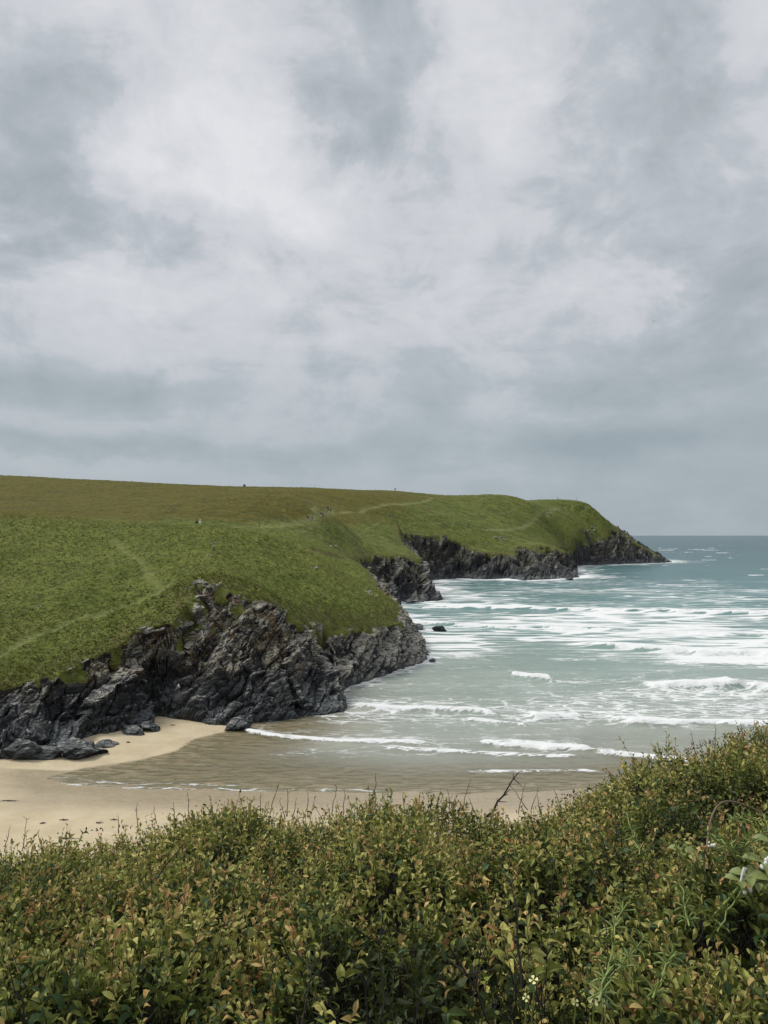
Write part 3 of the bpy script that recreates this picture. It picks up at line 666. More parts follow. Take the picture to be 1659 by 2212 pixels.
g = obj('hillside_grass', grass_tufts(), kind='stuff', label='rough tussocky grass over the near green hillside', cat='grass')

# ------------------------------------------------------------------ loose rocks and outcrops
import bmesh
def rock_mesh(name, size, seed, sub=4, bed=0.28, rockv=1.0, matl=MT_NEAR, keep_top=0.0):
    bm = bmesh.new(); bmesh.ops.create_icosphere(bm, subdivisions=sub, radius=1.0)
    V = np.array([v.co[:] for v in bm.verts]); Fc = np.array([[v.index for v in f.verts] for f in bm.faces]); bm.free()
    r = np.random.default_rng(seed)
    rad = np.ones(len(V)) * 1.0
    for k in range(16):                                           # cut by random planes into an angular lump
        n = r.normal(size=3); n /= np.linalg.norm(n); h = 0.52 + 0.4 * r.random()
        dd = V @ n; over = dd > h
        V[over] -= np.outer(dd[over] - h, n)
    V = V * np.array(size)
    N = V / (np.linalg.norm(V, axis=1, keepdims=True) + 1e-9)
    sc = max(size) * bed
    d, cr, cid = rock_disp(V + seed * 3.7, sc, seed)
    V = V + N * (d * 0.55)[:, None]
    n = len(V)
    return mesh_np(name, V, Fc, [matl], dict(rock=np.full(n, rockv), path=np.zeros(n), brown=np.zeros(n), soil=np.zeros(n), lip=np.zeros(n), tone=cid, bare=np.zeros(n)), smooth=False)
def boulder(name, u, v, wpx, hpx, depth, seed, label, cat='rock', rot=0.0, tilt=0.0, sub=4, z=0.0, group=None, far=False):
    g_ = ground(u, v, z); k = g_[1] / F
    o = obj(name, rock_mesh(name, (wpx * k / 2, depth / 2, hpx * k * 0.62), seed, sub, matl=MT_FAR if far else MT_NEAR), label=label, cat=cat, group=group)
    o.location = (g_[0], g_[1] + depth * 0.35, z + hpx * k * 0.28); o.rotation_euler = (0, tilt, rot)
    return o
boulder('boulder', 510, 1580, 72, 36, 3.0, 11, 'grey slanting boulder at the water edge below the main buttress', rot=.2, tilt=-.30)
boulder('boulder', 170, 1643, 118, 40, 4.5, 12, 'large blue grey slab boulder on sand at lower left foot of cliff', rot=.1, tilt=.10)
boulder('boulder', 50, 1650, 130, 55, 4.0, 13, 'cracked blue grey boulder at the left picture edge on the sand', tilt=-.10)
boulder('boulder', 232, 1620, 54, 18, 1.8, 14, 'low flat rock lying on sand right of the slab boulder', tilt=.15)
boulder('boulder', 276, 1611, 22, 10, .8, 15, 'small lone stone on the sand of the cove', sub=3)
boulder('boulder', 325, 1586, 66, 30, 2.6, 16, 'wedge of grey rock jutting onto the sand by the cove mouth', tilt=.22)
boulder('boulder', 285, 1596, 60, 24, 2.2, 22, 'low blue grey rock between cliff foot and cove sand', tilt=.12)
boulder('sea_rock', 952, 1366, 38, 15, 3.2, 17, 'dark isolated rock in white surf off the near point', z=0.0)
boulder('sea_rock', 906, 1362, 22, 17, 4.0, 18, 'grey rock close against the near point in the surf')
boulder('sea_rock', 935, 1434, 16, 12, 2.0, 23, 'small black rock at the foot of the near point')
boulder('sea_rock', 1112, 1251.5, 34, 9, 9, 19, 'low black rock awash below the middle far cliff', sub=3, far=True)
boulder('sea_rock', 1232, 1253, 24, 5, 6, 20, 'flat black rock awash off the far rocky spur', sub=3, far=True)
boulder('sea_rock', 890, 1306, 60, 12, 7, 21, 'brown ledge in white surf below the dark middle cliff', sub=4, far=True)

M_PALE, t = mat('lichened_stone')
pos = t.n('ShaderNodeTexCoord').outputs['Object']
n1 = t.noise(pos, 2.0, 6, 0.65); n2 = t.noise(pos, 7.0, 5, 0.7)
cc = t.mix(t.ss(n1, 0.35, 0.65), (.10, .095, .085), (.34, .33, .30)); cc = t.mix(t.ss(n2, 0.58, 0.72), cc, (.47, .46, .42))
cc = t.mix(t.ss(t.noise(pos, 1.2, 5, 0.7), 0.62, 0.70), cc, (.17, .10, .035))
t.out(t.pri(cc, 0.9, t.bump(n2, 0.6, 0.1), spec=0.2))
def outcrop(u, v, wpx, hpx, n, seed, label, Y0=85, group='pale outcrops on the turf'):
    r = np.random.default_rng(seed); c0 = hit(u, v, Y0); k = c0[1] / F
    e = obj('rock_outcrop', None, label=label, cat='outcrop', group=group, loc=tuple(c0))
    for i in range(n):
        du, dv = (r.random() - .5) * wpx, (r.random() - .5) * hpx
        p = hit(u + du, v + dv, Y0)
        if np.linalg.norm(p - c0) > wpx * k * 2.5: p = c0 + np.array([du * k, 0, 0])
        s = (0.22 + 0.32 * r.random()) * max(hpx * 1.1, wpx * 0.35) * k * (0.55 if Y0 > 200 else 0.9)
        me = rock_mesh('stone', (s * 1.4, s * 1.1, s * 0.55), seed * 10 + i, 3, 0.4, matl=M_PALE)
        o = obj('stone', me, parent=e); o.location = tuple(p - c0 + np.array([0, 0, s * 0.12])); o.rotation_euler = (0, -.5 + .3 * r.random(), r.random() * 0.6)
    return e
outcrop(459, 1177, 14, 8, 4, 31, 'small pale outcrop high on the near green slope', 100)
outcrop(452, 1198, 12, 6, 3, 32, 'lower small pale outcrop on the near green slope', 100)
outcrop(800, 1285, 38, 12, 7, 33, 'white lichened outcrop on the grass near the tip of the point', 100)
outcrop(678, 1225, 12, 9, 3, 34, 'little pale outcrop by the right crest of the near hill', 100)
outcrop(84, 1313, 18, 6, 3, 35, 'thin pale stone in grass at the left of the slope', 85)
outcrop(440, 1262, 56, 18, 9, 36, 'white capped rock crown at the top of the main buttress', 90)
outcrop(328, 1362, 60, 16, 8, 37, 'white lichened rock edge above the dark cleft', 85)
outcrop(185, 1430, 16, 12, 3, 38, 'pale knob of rock at the lip of the left cliff', 80)
outcrop(152, 1456, 26, 10, 4, 39, 'low chain of pale stones along the left cliff lip', 80)
outcrop(982, 1133.5, 22, 5, 6, 41, 'grey stone heap beside the lone walker on the far slope', 230)
outcrop(868, 1105.5, 14, 4, 4, 42, 'small grey outcrop high on the far slope below the track', 230)
outcrop(852, 1120, 12, 8, 4, 43, 'two white stones on the far slope left of centre', 230)
outcrop(1196, 1106, 30, 9, 8, 44, 'white rocks near the far headland summit', 300)
outcrop(1266, 1088, 14, 4, 5, 45, 'craggy rock cap at the highest tip of the headland', 300)
outcrop(1270, 1146, 34, 14, 9, 46, 'pale scattered rocks on the seaward far slope', 300)
outcrop(1075, 1164, 40, 8, 8, 47, 'stony pale rim above the far green tongue of turf', 300)
outcrop(715, 1180, 22, 10, 5, 48, 'grey rocks on the small fold behind the near hill', 170)

# ------------------------------------------------------------------ far small things: sign, post, bird, seaweed
def tube(pts, r0, r1, sides=5):
    pts = np.array(pts, float); n = len(pts); V = []; Fq = []
    tang = np.gradient(pts, axis=0); tang /= np.linalg.norm(tang, axis=1, keepdims=True) + 1e-9
    ref = np.array([0.31, 0.77, 0.56])
    for i in range(n):
        a = np.cross(tang[i], ref); a /= np.linalg.norm(a) + 1e-9; b = np.cross(tang[i], a)
        r = r0 + (r1 - r0) * i / (n - 1)
        for k in range(sides):
            an = 6.28318 * k / sides; V.append(pts[i] + (a * math.cos(an) + b * math.sin(an)) * r)
    for i in range(n - 1):
        for k in range(sides):
            k2 = (k + 1) % sides; A, B, Cc, D = i * sides + k, i * sides + k2, (i + 1) * sides + k2, (i + 1) * sides + k
            Fq += [(A, B, Cc), (A, Cc, D)]
    return np.array(V), np.array(Fq)
def join(parts):
    V, Fs_, o = [], [], 0
    for v, f in parts: V.append(v); Fs_.append(f + o); o += len(v)
    return np.concatenate(V), np.concatenate(Fs_)
M_WOOD = flat_mat('weathered_wood', (.10, .08, .06)); M_WHITE = flat_mat('white_paint', (.72, .66, .62), .5); M_RED = flat_mat('dark_red_paint', (.10, .025, .02), .6)
def prism(tri, y0, y1):
    V = [(a, y0, b) for a, b in tri] + [(a, y1, b) for a, b in tri]
    return np.array(V, float), np.array([(0, 1, 2), (3, 5, 4), (0, 3, 1), (1, 3, 4), (1, 4, 2), (2, 4, 5), (2, 5, 0), (0, 5, 3)])
ps = hit(588 / 1.507, 2230 / 1.507, 70)
sg = obj('warning_sign', None, label='small white triangular sign fixed on the dark cliff right of the cleft', cat='sign', loc=(ps[0], ps[1] - 1.15, ps[2]))
v, f = prism([(-.30, -.24), (.28, -.16), (.06, .34)], -.03, .03); o = obj('plate', mesh_np('plate', v, f, [M_WHITE]), parent=sg)
v, f = prism([(-.17, -.15), (.03, -.12), (0.0, .07)], -.05, -.034); obj('symbol', mesh_np('symbol', v, f, [M_RED]), parent=sg)
v, f = tube([(0, .03, 0), (0, .6, 0), (0, 1.4, -.1)], .03, .03); obj('bracket', mesh_np('bracket', v, f, [M_WOOD]), parent=sg)
pp_ = hit(844 / 1.507, 1716 / 1.507, 165) + np.array([0, 0, .25])
pst = obj('path_post', None, label='short wooden waymark post beside the grassy track', cat='post', loc=tuple(pp_))
v, f = tube([(0, 0, -.3), (0, 0, .6), (0, 0, 1.15)], .09, .085, 6); obj('shaft', mesh_np('shaft', v, f, [M_WOOD]), parent=pst)
v, f = tube([(0, 0, 1.15), (0, 0, 1.22), (0, 0, 1.28)], .10, .03, 6); obj('cap', mesh_np('cap', v, f, [M_WOOD]), parent=pst)
M_GULL = flat_mat('gull_grey', (.13, .135, .14))
pb = P(1412, 694, 300)
bird = obj('seabird', None, label='tiny dark seabird alone in the grey sky', cat='bird', loc=tuple(pb))
bp = [(0, -.28, 0), (0, -.2, .03), (0, 0, .03), (0, .2, .0), (0, .34, -.01)]
v, f = tube(bp, .05, .02, 6); rr = np.repeat(np.array([.02, .05, .085, .06, .03]), 6)
v = np.array(bp).repeat(6, 0) + (v - np.array(bp).repeat(6, 0)) / (np.linalg.norm(v - np.array(bp).repeat(6, 0), axis=1, keepdims=True)) * rr[:, None]
obj('body', mesh_np('body', v, f, [M_GULL], smooth=True), parent=bird)
for sgn in (-1, 1):
    wv_ = np.array([(0, -.10, .03), (sgn * .32, -.13, .16), (sgn * .66, -.02, .06), (sgn * .34, .06, .15), (0, .12, .03)])
    wv2 = wv_ - np.array([0, 0, .02]); V = np.concatenate([wv_, wv2])
    f = np.array([(0, 1, 3), (0, 3, 4), (1, 2, 3), (5, 8, 6), (5, 9, 8), (6, 8, 7), (0, 5, 1), (1, 5, 6), (1, 6, 2), (2, 6, 7), (2, 7, 3), (3, 7, 8), (3, 8, 4), (4, 8, 9)])
    obj('wing', mesh_np('wing', V, f, [M_GULL]), parent=bird)
M_WEED = flat_mat('seaweed', (.045, .032, .018), .5)
for i, (u, v_, wpx, lab) in enumerate([(148, 1823, 40, 'longest dark seaweed strand on dry sand just above the bushes'), (14, 1731, 44, 'brown seaweed smear on sand at the left edge'), (372, 1567, 12, 'dark seaweed scrap on the cove sand'),
        (136, 1776, 22, 'dark seaweed strand on pale sand left of centre'), (245, 1775, 16, 'short seaweed scrap on sand close above the bushes'), (215, 1783, 18, 'flat seaweed scrap left of its neighbour near the bushes'), (90, 1785, 14, 'tiny seaweed bit farthest left on the dry sand')]):
    g_ = ground(u, v_, 0.3); k = g_[1] / F; r = np.random.default_rng(60 + i)
    parts = []
    for j in range(5):
        x0 = (r.random() - .7) * wpx * k * .6
        parts.append(tube([(x0 + q_ * wpx * k * .12, (r.random() - .5) * .25, .02 + .02 * r.random()) for q_ in range(5)], .03, .012, 4))
    v, f = join(parts); zz = float(sand_z(np.array([g_[0]]), np.array([g_[1]]))[0])
    obj('seaweed_clump', mesh_np('seaweed_clump', v, f, [M_WEED]), label=lab, cat='seaweed', group='seaweed scraps on the sand', loc=(g_[0], g_[1], zz + .02))

# ------------------------------------------------------------------ people on the slopes
def skel_mesh(nodes, edges, root, name):
    me = bpy.data.meshes.new(name); names = list(nodes)
    me.from_pydata([nodes[k][0] for k in names], [(names.index(a), names.index(b)) for a, b in edges], [])
    o = bpy.data.objects.new(name, me); C.objects.link(o)
    mod = o.modifiers.new('skin', 'SKIN'); mod.use_smooth_shade = True
    for i, k in enumerate(names):
        sv = me.skin_vertices[0].data[i]; r_ = nodes[k][1]; sv.radius = r_ if isinstance(r_, tuple) else (r_, r_); sv.use_root = (k == root)
    o.modifiers.new('sub', 'SUBSURF').levels = 1
    dg = bpy.context.evaluated_depsgraph_get(); out = bpy.data.meshes.new_from_object(o.evaluated_get(dg))
    bpy.data.objects.remove(o); bpy.data.meshes.remove(me)
    return out
def person_nodes(pose):
    s = {'stand': .03, 'walk': .24, 'stride': -.24}[pose]
    n = {'pelvis': ((0, 0, .95), (.15, .11)), 'waist': ((0, 0, 1.10), (.14, .10)), 'chest': ((0, .01, 1.30), (.17, .12)), 'neck': ((0, .0, 1.48), .06),
         'chin': ((0, -.02, 1.56), (.075, .085)), 'head': ((0, -.01, 1.65), (.082, .10)), 'crown': ((0, 0, 1.73), (.06, .07))}
    for sd_, sg_ in (('l', 1), ('r', -1)):
        k = s * sg_
        n['shoulder' + sd_] = ((.17 * sg_, 0, 1.42), .075); n['elbow' + sd_] = ((.23 * sg_, -k * .5 + .03, 1.14), .05); n['wrist' + sd_] = ((.22 * sg_, -k * 1.0 - .06, .92), .036); n['hand' + sd_] = ((.21 * sg_, -k * 1.1 - .09, .83), (.03, .045))
        n['hip' + sd_] = ((.09 * sg_, 0, .88), .095); n['knee' + sd_] = ((.10 * sg_, k * .55 - .03, .50), .065); n['ankle' + sd_] = ((.10 * sg_, k + .03, .09), .045); n['toe' + sd_] = ((.11 * sg_, k - .15, .04), (.045, .035))
    e = [('pelvis', 'waist'), ('waist', 'chest'), ('chest', 'neck'), ('neck', 'chin'), ('chin', 'head'), ('head', 'crown')]
    for sd_ in 'lr': e += [('chest', 'shoulder' + sd_), ('shoulder' + sd_, 'elbow' + sd_), ('elbow' + sd_, 'wrist' + sd_), ('wrist' + sd_, 'hand' + sd_), ('pelvis', 'hip' + sd_), ('hip' + sd_, 'knee' + sd_), ('knee' + sd_, 'ankle' + sd_), ('ankle' + sd_, 'toe' + sd_)]
    return n, e
PROTO = {}
def stand(p):
    d2 = (FV[:, 0] - p[0]) ** 2 + (FV[:, 1] - p[1]) ** 2
    k = np.argsort(d2)[:5]; return np.array([p[0], p[1], FV[k, 2].max() - 0.05])
def crest(u):
    sel = np.nonzero(np.abs(FV[:, 0] / FV[:, 1] * F + CX - u) < 1.6)[0]
    return FV[sel[np.argmax((FV[sel, 2] - CAMH) / FV[sel, 1])]]
for pose in ('stand', 'walk', 'stride'):
    n, e = person_nodes(pose); me = skel_mesh(n, e, 'pelvis', 'person_' + pose)
    seg = []
    for a, b in e:
        ka = a.rstrip('lr') if a[:-1] in ('shoulder', 'elbow', 'wrist', 'hand', 'hip', 'knee', 'ankle', 'toe') else a
        kb = b[:-1] if b[:-1] in ('shoulder', 'elbow', 'wrist', 'hand', 'hip', 'knee', 'ankle', 'toe') else b
        m_ = 1 if kb in ('hip', 'knee', 'ankle') else 3 if kb == 'toe' else 2 if kb in ('hand', 'neck', 'chin', 'head', 'crown') else 0
        seg.append((np.array(n[a][0]), np.array(n[b][0]), m_))
    PROTO[pose] = (me, seg)
cmat = {}
def cm(c):
    if c not in cmat: cmat[c] = flat_mat('cloth_%d' % len(cmat), c, .85, 6.0, .15)
    return cmat[c]
SKIN = flat_mat('skin', (.42, .27, .20), .6, 5, .1); M_HAIR = flat_mat('hair', (.03, .02, .015)); M_FAIR = flat_mat('fair_hair', (.42, .36, .26)); M_SHOE = flat_mat('shoe', (.03, .03, .03))
def blob(name, c, r, m, seed=3, flare=None):
    bm = bmesh.new(); bmesh.ops.create_uvsphere(bm, u_segments=12, v_segments=8, radius=1)
    for v in bm.verts:
        z_ = v.co.z
        if flare: k = 1 + flare * (0.5 - z_ * 0.5); v.co.x *= k; v.co.y *= k
        v.co = Vector((c[0] + v.co.x * r[0], c[1] + v.co.y * r[1], c[2] + z_ * r[2]))
    me = bpy.data.meshes.new(name); bm.to_mesh(me); bm.free(); me.materials.append(m)
    for p_ in me.polygons: p_.use_smooth = True
    return me
def person(u, v_, Y0, pose, jacket, trousers, label, rot, scale=1.0, hair=None, pack=None, coat=None, hood=None, group='walkers on the headland', Y=None):
    p = stand(hit(u, v_, Y0) if Y is None else crest(u) if Y == 'crest' else P(u, v_, Y))
    e = obj('person', None, label=label, cat='person', group=group, loc=tuple(p)); e.rotation_euler = (0, 0, rot); e.scale = (scale * 1.12,) * 3
    src, seg = PROTO[pose]; me = src.copy()
    me.materials.clear()
    for m_ in (cm(jacket), cm(trousers), SKIN, M_SHOE): me.materials.append(m_)
    ctr = np.array([f_.center[:] for f_ in me.polygons]); best = np.full(len(ctr), 9.0); mi = np.zeros(len(ctr), int)
    for a, b, m_ in seg:
        ab = b - a; tt = np.clip(((ctr - a) @ ab) / (ab @ ab), 0, 1); d_ = np.linalg.norm(ctr - a - tt[:, None] * ab, axis=1)
        k = d_ < best; best[k] = d_[k]; mi[k] = m_
    me.polygons.foreach_set('material_index', mi.astype(np.int32))
    obj('body', me, parent=e)
    obj('hair', blob('hair', (0, .02, 1.70), (.092, .105, .095), hair or M_HAIR), parent=e)
    if pack: obj('backpack', blob('backpack', (0, .19, 1.25), (.16, .11, .25), cm(pack)), parent=e)
    if coat: obj('coat', blob('coat', (0, 0, 1.02), (.21, .18, .50), cm(coat), flare=.45), parent=e)
    if hood: obj('hood', blob('hood', (0, .02, 1.66), (.12, .13, .14), cm(hood)), parent=e)
    return e
NAVY, BLACK, KHAKI, JEANS = (.018, .026, .06), (.012, .012, .014), (.36, .32, .25), (.10, .14, .22)
s15 = 1.507
person(1002 / s15, 1700 / s15, 190, 'walk', NAVY, KHAKI, 'walker in navy top and pale shorts, leftmost on the curving track', .9)
person(996 / s15, 1701 / s15, 190, 'stand', (.55, .20, .08), (.6, .42, .32), 'small child in orange beside the leftmost track walker', .5, .55, M_FAIR)
person(1016.5 / s15, 1701 / s15, 190, 'stride', BLACK, JEANS, 'walker in black jacket and jeans behind the navy walker', .9, 1.0, M_FAIR)
person(1010.5 / s15, 1701 / s15, 190, 'walk', (.30, .40, .42), (.10, .18, .20), 'child in pale blue between two walkers on the track', .9, .6, M_FAIR)
person(1044.5 / s15, 1688 / s15, 200, 'walk', NAVY, KHAKI, 'walker in navy with pale shorts, left of the middle pair', .8, pack=NAVY)
person(1051 / s15, 1687 / s15, 200, 'stride', BLACK, BLACK, 'walker all in black, right of the middle pair on the track', .8, 1.0, M_FAIR)
person(1066 / s15, 1666 / s15, 210, 'walk', (.05, .07, .13), (.30, .31, .36), 'blue clad walker at the back of the upper trio', .8, pack=NAVY, Y=271)
person(1068.5 / s15, 1669 / s15, 210, 'stride', (.03, .014, .014), BLACK, 'dark red clad walker in the middle of the upper trio', .8)
person(1076.5 / s15, 1667 / s15, 210, 'walk', BLACK, (.08, .075, .07), 'black clad walker at the right of the upper trio', .8, .98, M_FAIR, Y=270)
person(640 / s15, 1718 / s15, 165, 'stand', BLACK, BLACK, 'figure in a black cape beyond the near hill crest', .3, coat=BLACK, hood=BLACK, Y=205)
person(651.5 / s15, 1718 / s15, 165, 'stand', (.62, .62, .56), (.5, .5, .5), 'figure in a bulky cream white coat beyond the near hill crest', .2, 1.1, coat=(.66, .66, .60), hood=(.66, .66, .60), Y=205)
person(1526 / s15, 1720.5 / s15, 240, 'walk', BLACK, BLACK, 'lone fair haired walker in black on the far slope', 1.2, 1.1, M_FAIR)
person(1568 / s15, 1727 / s15, 240, 'stand', BLACK, (.16, .18, .16), 'walker in dark jacket, left one of the far slope pair', .2)
person(1575.5 / s15, 1728 / s15, 240, 'stand', (.10, .03, .025), (.16, .05, .045), 'walker in maroon, right one of the far slope pair', -.3, 1.0, M_FAIR)
person(1815 / s15, 1641.5 / s15, 400, 'walk', (.03, .035, .045), BLACK, 'dark figure on the headland skyline left of the summit rocks', 1.5, Y='crest')
person(1878 / s15, 1640.5 / s15, 400, 'stand', (.14, .16, .18), (.12, .13, .15), 'grey figure on the headland skyline next to the summit rocks', 1.5, 1.3, Y='crest')
person(1286 / s15, 1602.5 / s15, 400, 'stand', BLACK, BLACK, 'dark figure on the central skyline, left of two', 1.0, Y='crest')
person(1289 / s15, 1602.5 / s15, 400, 'walk', (.02, .03, .03), BLACK, 'taller dark figure on the central skyline, right of two', 1.0, 1.12, Y='crest')
dn = {'rump': ((0, .32, .48), .12), 'belly': ((0, .05, .47), .12), 'chest': ((0, -.25, .48), .15), 'neck': ((0, -.42, .62), .085), 'head': ((0, -.52, .72), .085), 'muzzle': ((0, -.68, .68), .045), 'tail': ((0, .5, .56), .035), 'tailtip': ((0, .66, .66), .02)}
de = [('rump', 'belly'), ('belly', 'chest'), ('chest', 'neck'), ('neck', 'head'), ('head', 'muzzle'), ('rump', 'tail'), ('tail', 'tailtip')]
for sd_, sg_ in (('l', 1), ('r', -1)):
    dn['stifle' + sd_] = ((.09 * sg_, .27, .30), .065); dn['hock' + sd_] = ((.09 * sg_, .40, .17), .035); dn['hindpaw' + sd_] = ((.09 * sg_, .36, .03), .035)
    dn['elbow' + sd_] = ((.09 * sg_, -.26, .30), .05); dn['wrist' + sd_] = ((.09 * sg_, -.25, .14), .035); dn['paw' + sd_] = ((.09 * sg_, -.29, .03), .035)
    de += [('rump', 'stifle' + sd_), ('stifle' + sd_, 'hock' + sd_), ('hock' + sd_, 'hindpaw' + sd_), ('chest', 'elbow' + sd_), ('elbow' + sd_, 'wrist' + sd_), ('wrist' + sd_, 'paw' + sd_)]
dm = skel_mesh(dn, de, 'belly', 'dog'); dm.materials.append(flat_mat('dog_fur', (.035, .028, .022)))
pd = stand(hit(1583 / s15, 1727.5 / s15, 240))
dg_ = obj('dog', None, label='dark dog standing by the far slope pair of walkers', cat='dog', loc=tuple(pd)); dg_.rotation_euler = (0, 0, 1.4); dg_.scale = (1.2,) * 3
obj('body', dm, parent=dg_)
for sg_ in (-1, 1): obj('ear', blob('ear', (.06 * sg_, -.48, .77), (.02, .035, .06), dm.materials[0]), parent=dg_)
pc = crest(527)
cn = obj('cairn', None, label='small dark stone heap on the left skyline', cat='cairn', loc=tuple(pc))
for i in range(4):
    o = obj('stone', rock_mesh('stone', (.5, .45, .4), 700 + i, 3, .4), parent=cn); o.location = ((i % 2 - .5) * .7, 0, .25 + .45 * (i // 2))

# ------------------------------------------------------------------ clifftop under and below the camera
M_SLOPE, t = mat('clifftop_soil')
pos = t.n('ShaderNodeNewGeometry').outputs['Position']
cc = t.mix(t.ss(t.noise(pos, 2.2, 6, 0.65), 0.3, 0.7), (.020, .018, .010), (.040, .045, .016))
t.out(t.pri(cc, 0.95, t.bump(t.noise(pos, 9, 4), 0.8, 0.1), spec=0.1))
gx, gy = np.meshgrid(np.concatenate([np.arange(-60, -8, 2.0), np.arange(-8, 8, .4), np.arange(8, 61, 2.0)]), np.concatenate([np.arange(-14, 9, .4), np.arange(9, 52, 1.2)]))
gz = np.where(gy < 5.5, 20.35 - np.maximum(gy, 0) * .20 , 20.35 - 1.1 - (gy - 5.5) * .49)
# ------------------------------------------------------------------ blackthorn thicket in the foreground
EDGE = np.array([(-400, 1850), (0, 1826), (75, 1821), (150, 1803), (210, 1793), (280, 1783), (325, 1764), (400, 1754), (450, 1738), (525, 1732), (560, 1748), (625, 1753), (740, 1745), (780, 1730), (830, 1744), (930, 1722),
                 (1005, 1744), (1070, 1758), (1155, 1748), (1230, 1719), (1295, 1699), (1330, 1684), (1370, 1656), (1430, 1640), (1505, 1614), (1555, 1594), (1630, 1571), (1659, 1562), (1900, 1490)])
def ridge(u): return np.interp(u, [-400, 0, 830, 1200, 1420, 1659, 1900], [4.7, 4.8, 5.1, 5.3, 5.7, 6.4, 6.9])
def canopy_k(x, Y):
    u = x / np.maximum(Y, .3) * F + CX; ys = ridge(u)
    ke = (np.interp(u, EDGE[:, 0], EDGE[:, 1]) - HOR) / F * ys
    tt = np.clip((Y - 1.6) / (ys - 1.6), 0, 1)
    k = 1.06 + (ke - 1.06) * tt ** 1.15
    k = np.where(Y > ys, ke + (Y - ys) * 0.95, k)
    p = np.stack([x, Y, 0 * x], 1)
    mound = (fbm(p / .75, 3, 301) * .18 + fbm(p / .34, 2, 305) * .25) * np.where(Y > ys - .6, np.clip((ys - Y) / .6, .25, 1), 1)
    return k - mound + 0.03
gk = canopy_k(gx.ravel(), np.maximum(gy.ravel(), .3)).reshape(gx.shape)
gz = np.where(gy > .6, np.maximum(gz, CAMH - gk - .50), 20.45)
gz = gz + (fbm(np.stack([gx.ravel(), gy.ravel(), gx.ravel() * 0], 1) / 5, 3, 88) * .06).reshape(gx.shape)
obj('clifftop_ground', mesh_np('clifftop_ground', np.stack([gx.ravel(), gy.ravel(), gz.ravel()], 1), grid_faces(*gx.shape), [M_SLOPE], smooth=True), kind='structure')
def chit(u, v_):
    Y = np.linspace(1.3, 9, 1500); d = P(u, v_, 1.0) - np.array([0, 0, CAMH]); k = canopy_k(d[0] * Y, Y)
    j = np.nonzero(-d[2] * Y >= k)[0]; Yh = Y[j[0]] if len(j) else float(ridge(u))
    return np.array([d[0] * Yh, Yh, CAMH + d[2] * Yh])

M_LEAF, t = mat('blackthorn_leaf')
def leaf_shader(t, c):
    tl = t.n('ShaderNodeBsdfTranslucent'); t.put(tl.inputs[0], t.mix(0.5, c, (.16, .19, .03)))
    mx = t.n('ShaderNodeMixShader'); t.put(mx.inputs[0], 0.22); t.put(mx.inputs[1], t.pri(c, 0.60, spec=0.22)); t.put(mx.inputs[2], tl.outputs[0]); t.out(mx.outputs[0])
lc = t.attr('col', 'Color')
leaf_shader(t, t.mix(0.06, lc, t.vm('SCALE', (1.0, 1.0, .72), scale=t.vm('DOT_PRODUCT', lc, (.33, .6, .07)))))
M_TWIG = flat_mat('blackthorn_bark', (.028, .022, .018), .8, 30, .4)
T_LO = (np.array([(0, 0, 0), (-.23, .55, .12), (0, .52, -.02), (.23, .55, .12), (0, 1, -.26)]), np.array([(0, 2, 1), (0, 3, 2), (1, 2, 4), (2, 3, 4)]))
T_HI = (np.array([(0, 0, 0), (-.16, .28, .10), (0, .30, .0), (.16, .28, .10), (-.23, .60, .11), (0, .62, -.02), (.23, .60, .11), (-.14, .84, -.02), (.14, .84, -.02), (0, 1, -.26)]),
        np.array([(0, 2, 1), (0, 3, 2), (1, 2, 5), (1, 5, 4), (2, 3, 6), (2, 6, 5), (4, 5, 7), (5, 6, 8), (7, 5, 9), (5, 8, 9)]))
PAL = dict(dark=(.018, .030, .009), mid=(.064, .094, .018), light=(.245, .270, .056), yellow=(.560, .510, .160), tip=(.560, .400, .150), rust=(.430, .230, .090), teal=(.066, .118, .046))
PAL = {k: np.array(v) for k, v in PAL.items()}
def unit(a): return a / (np.linalg.norm(a, axis=1, keepdims=True) + 1e-9)
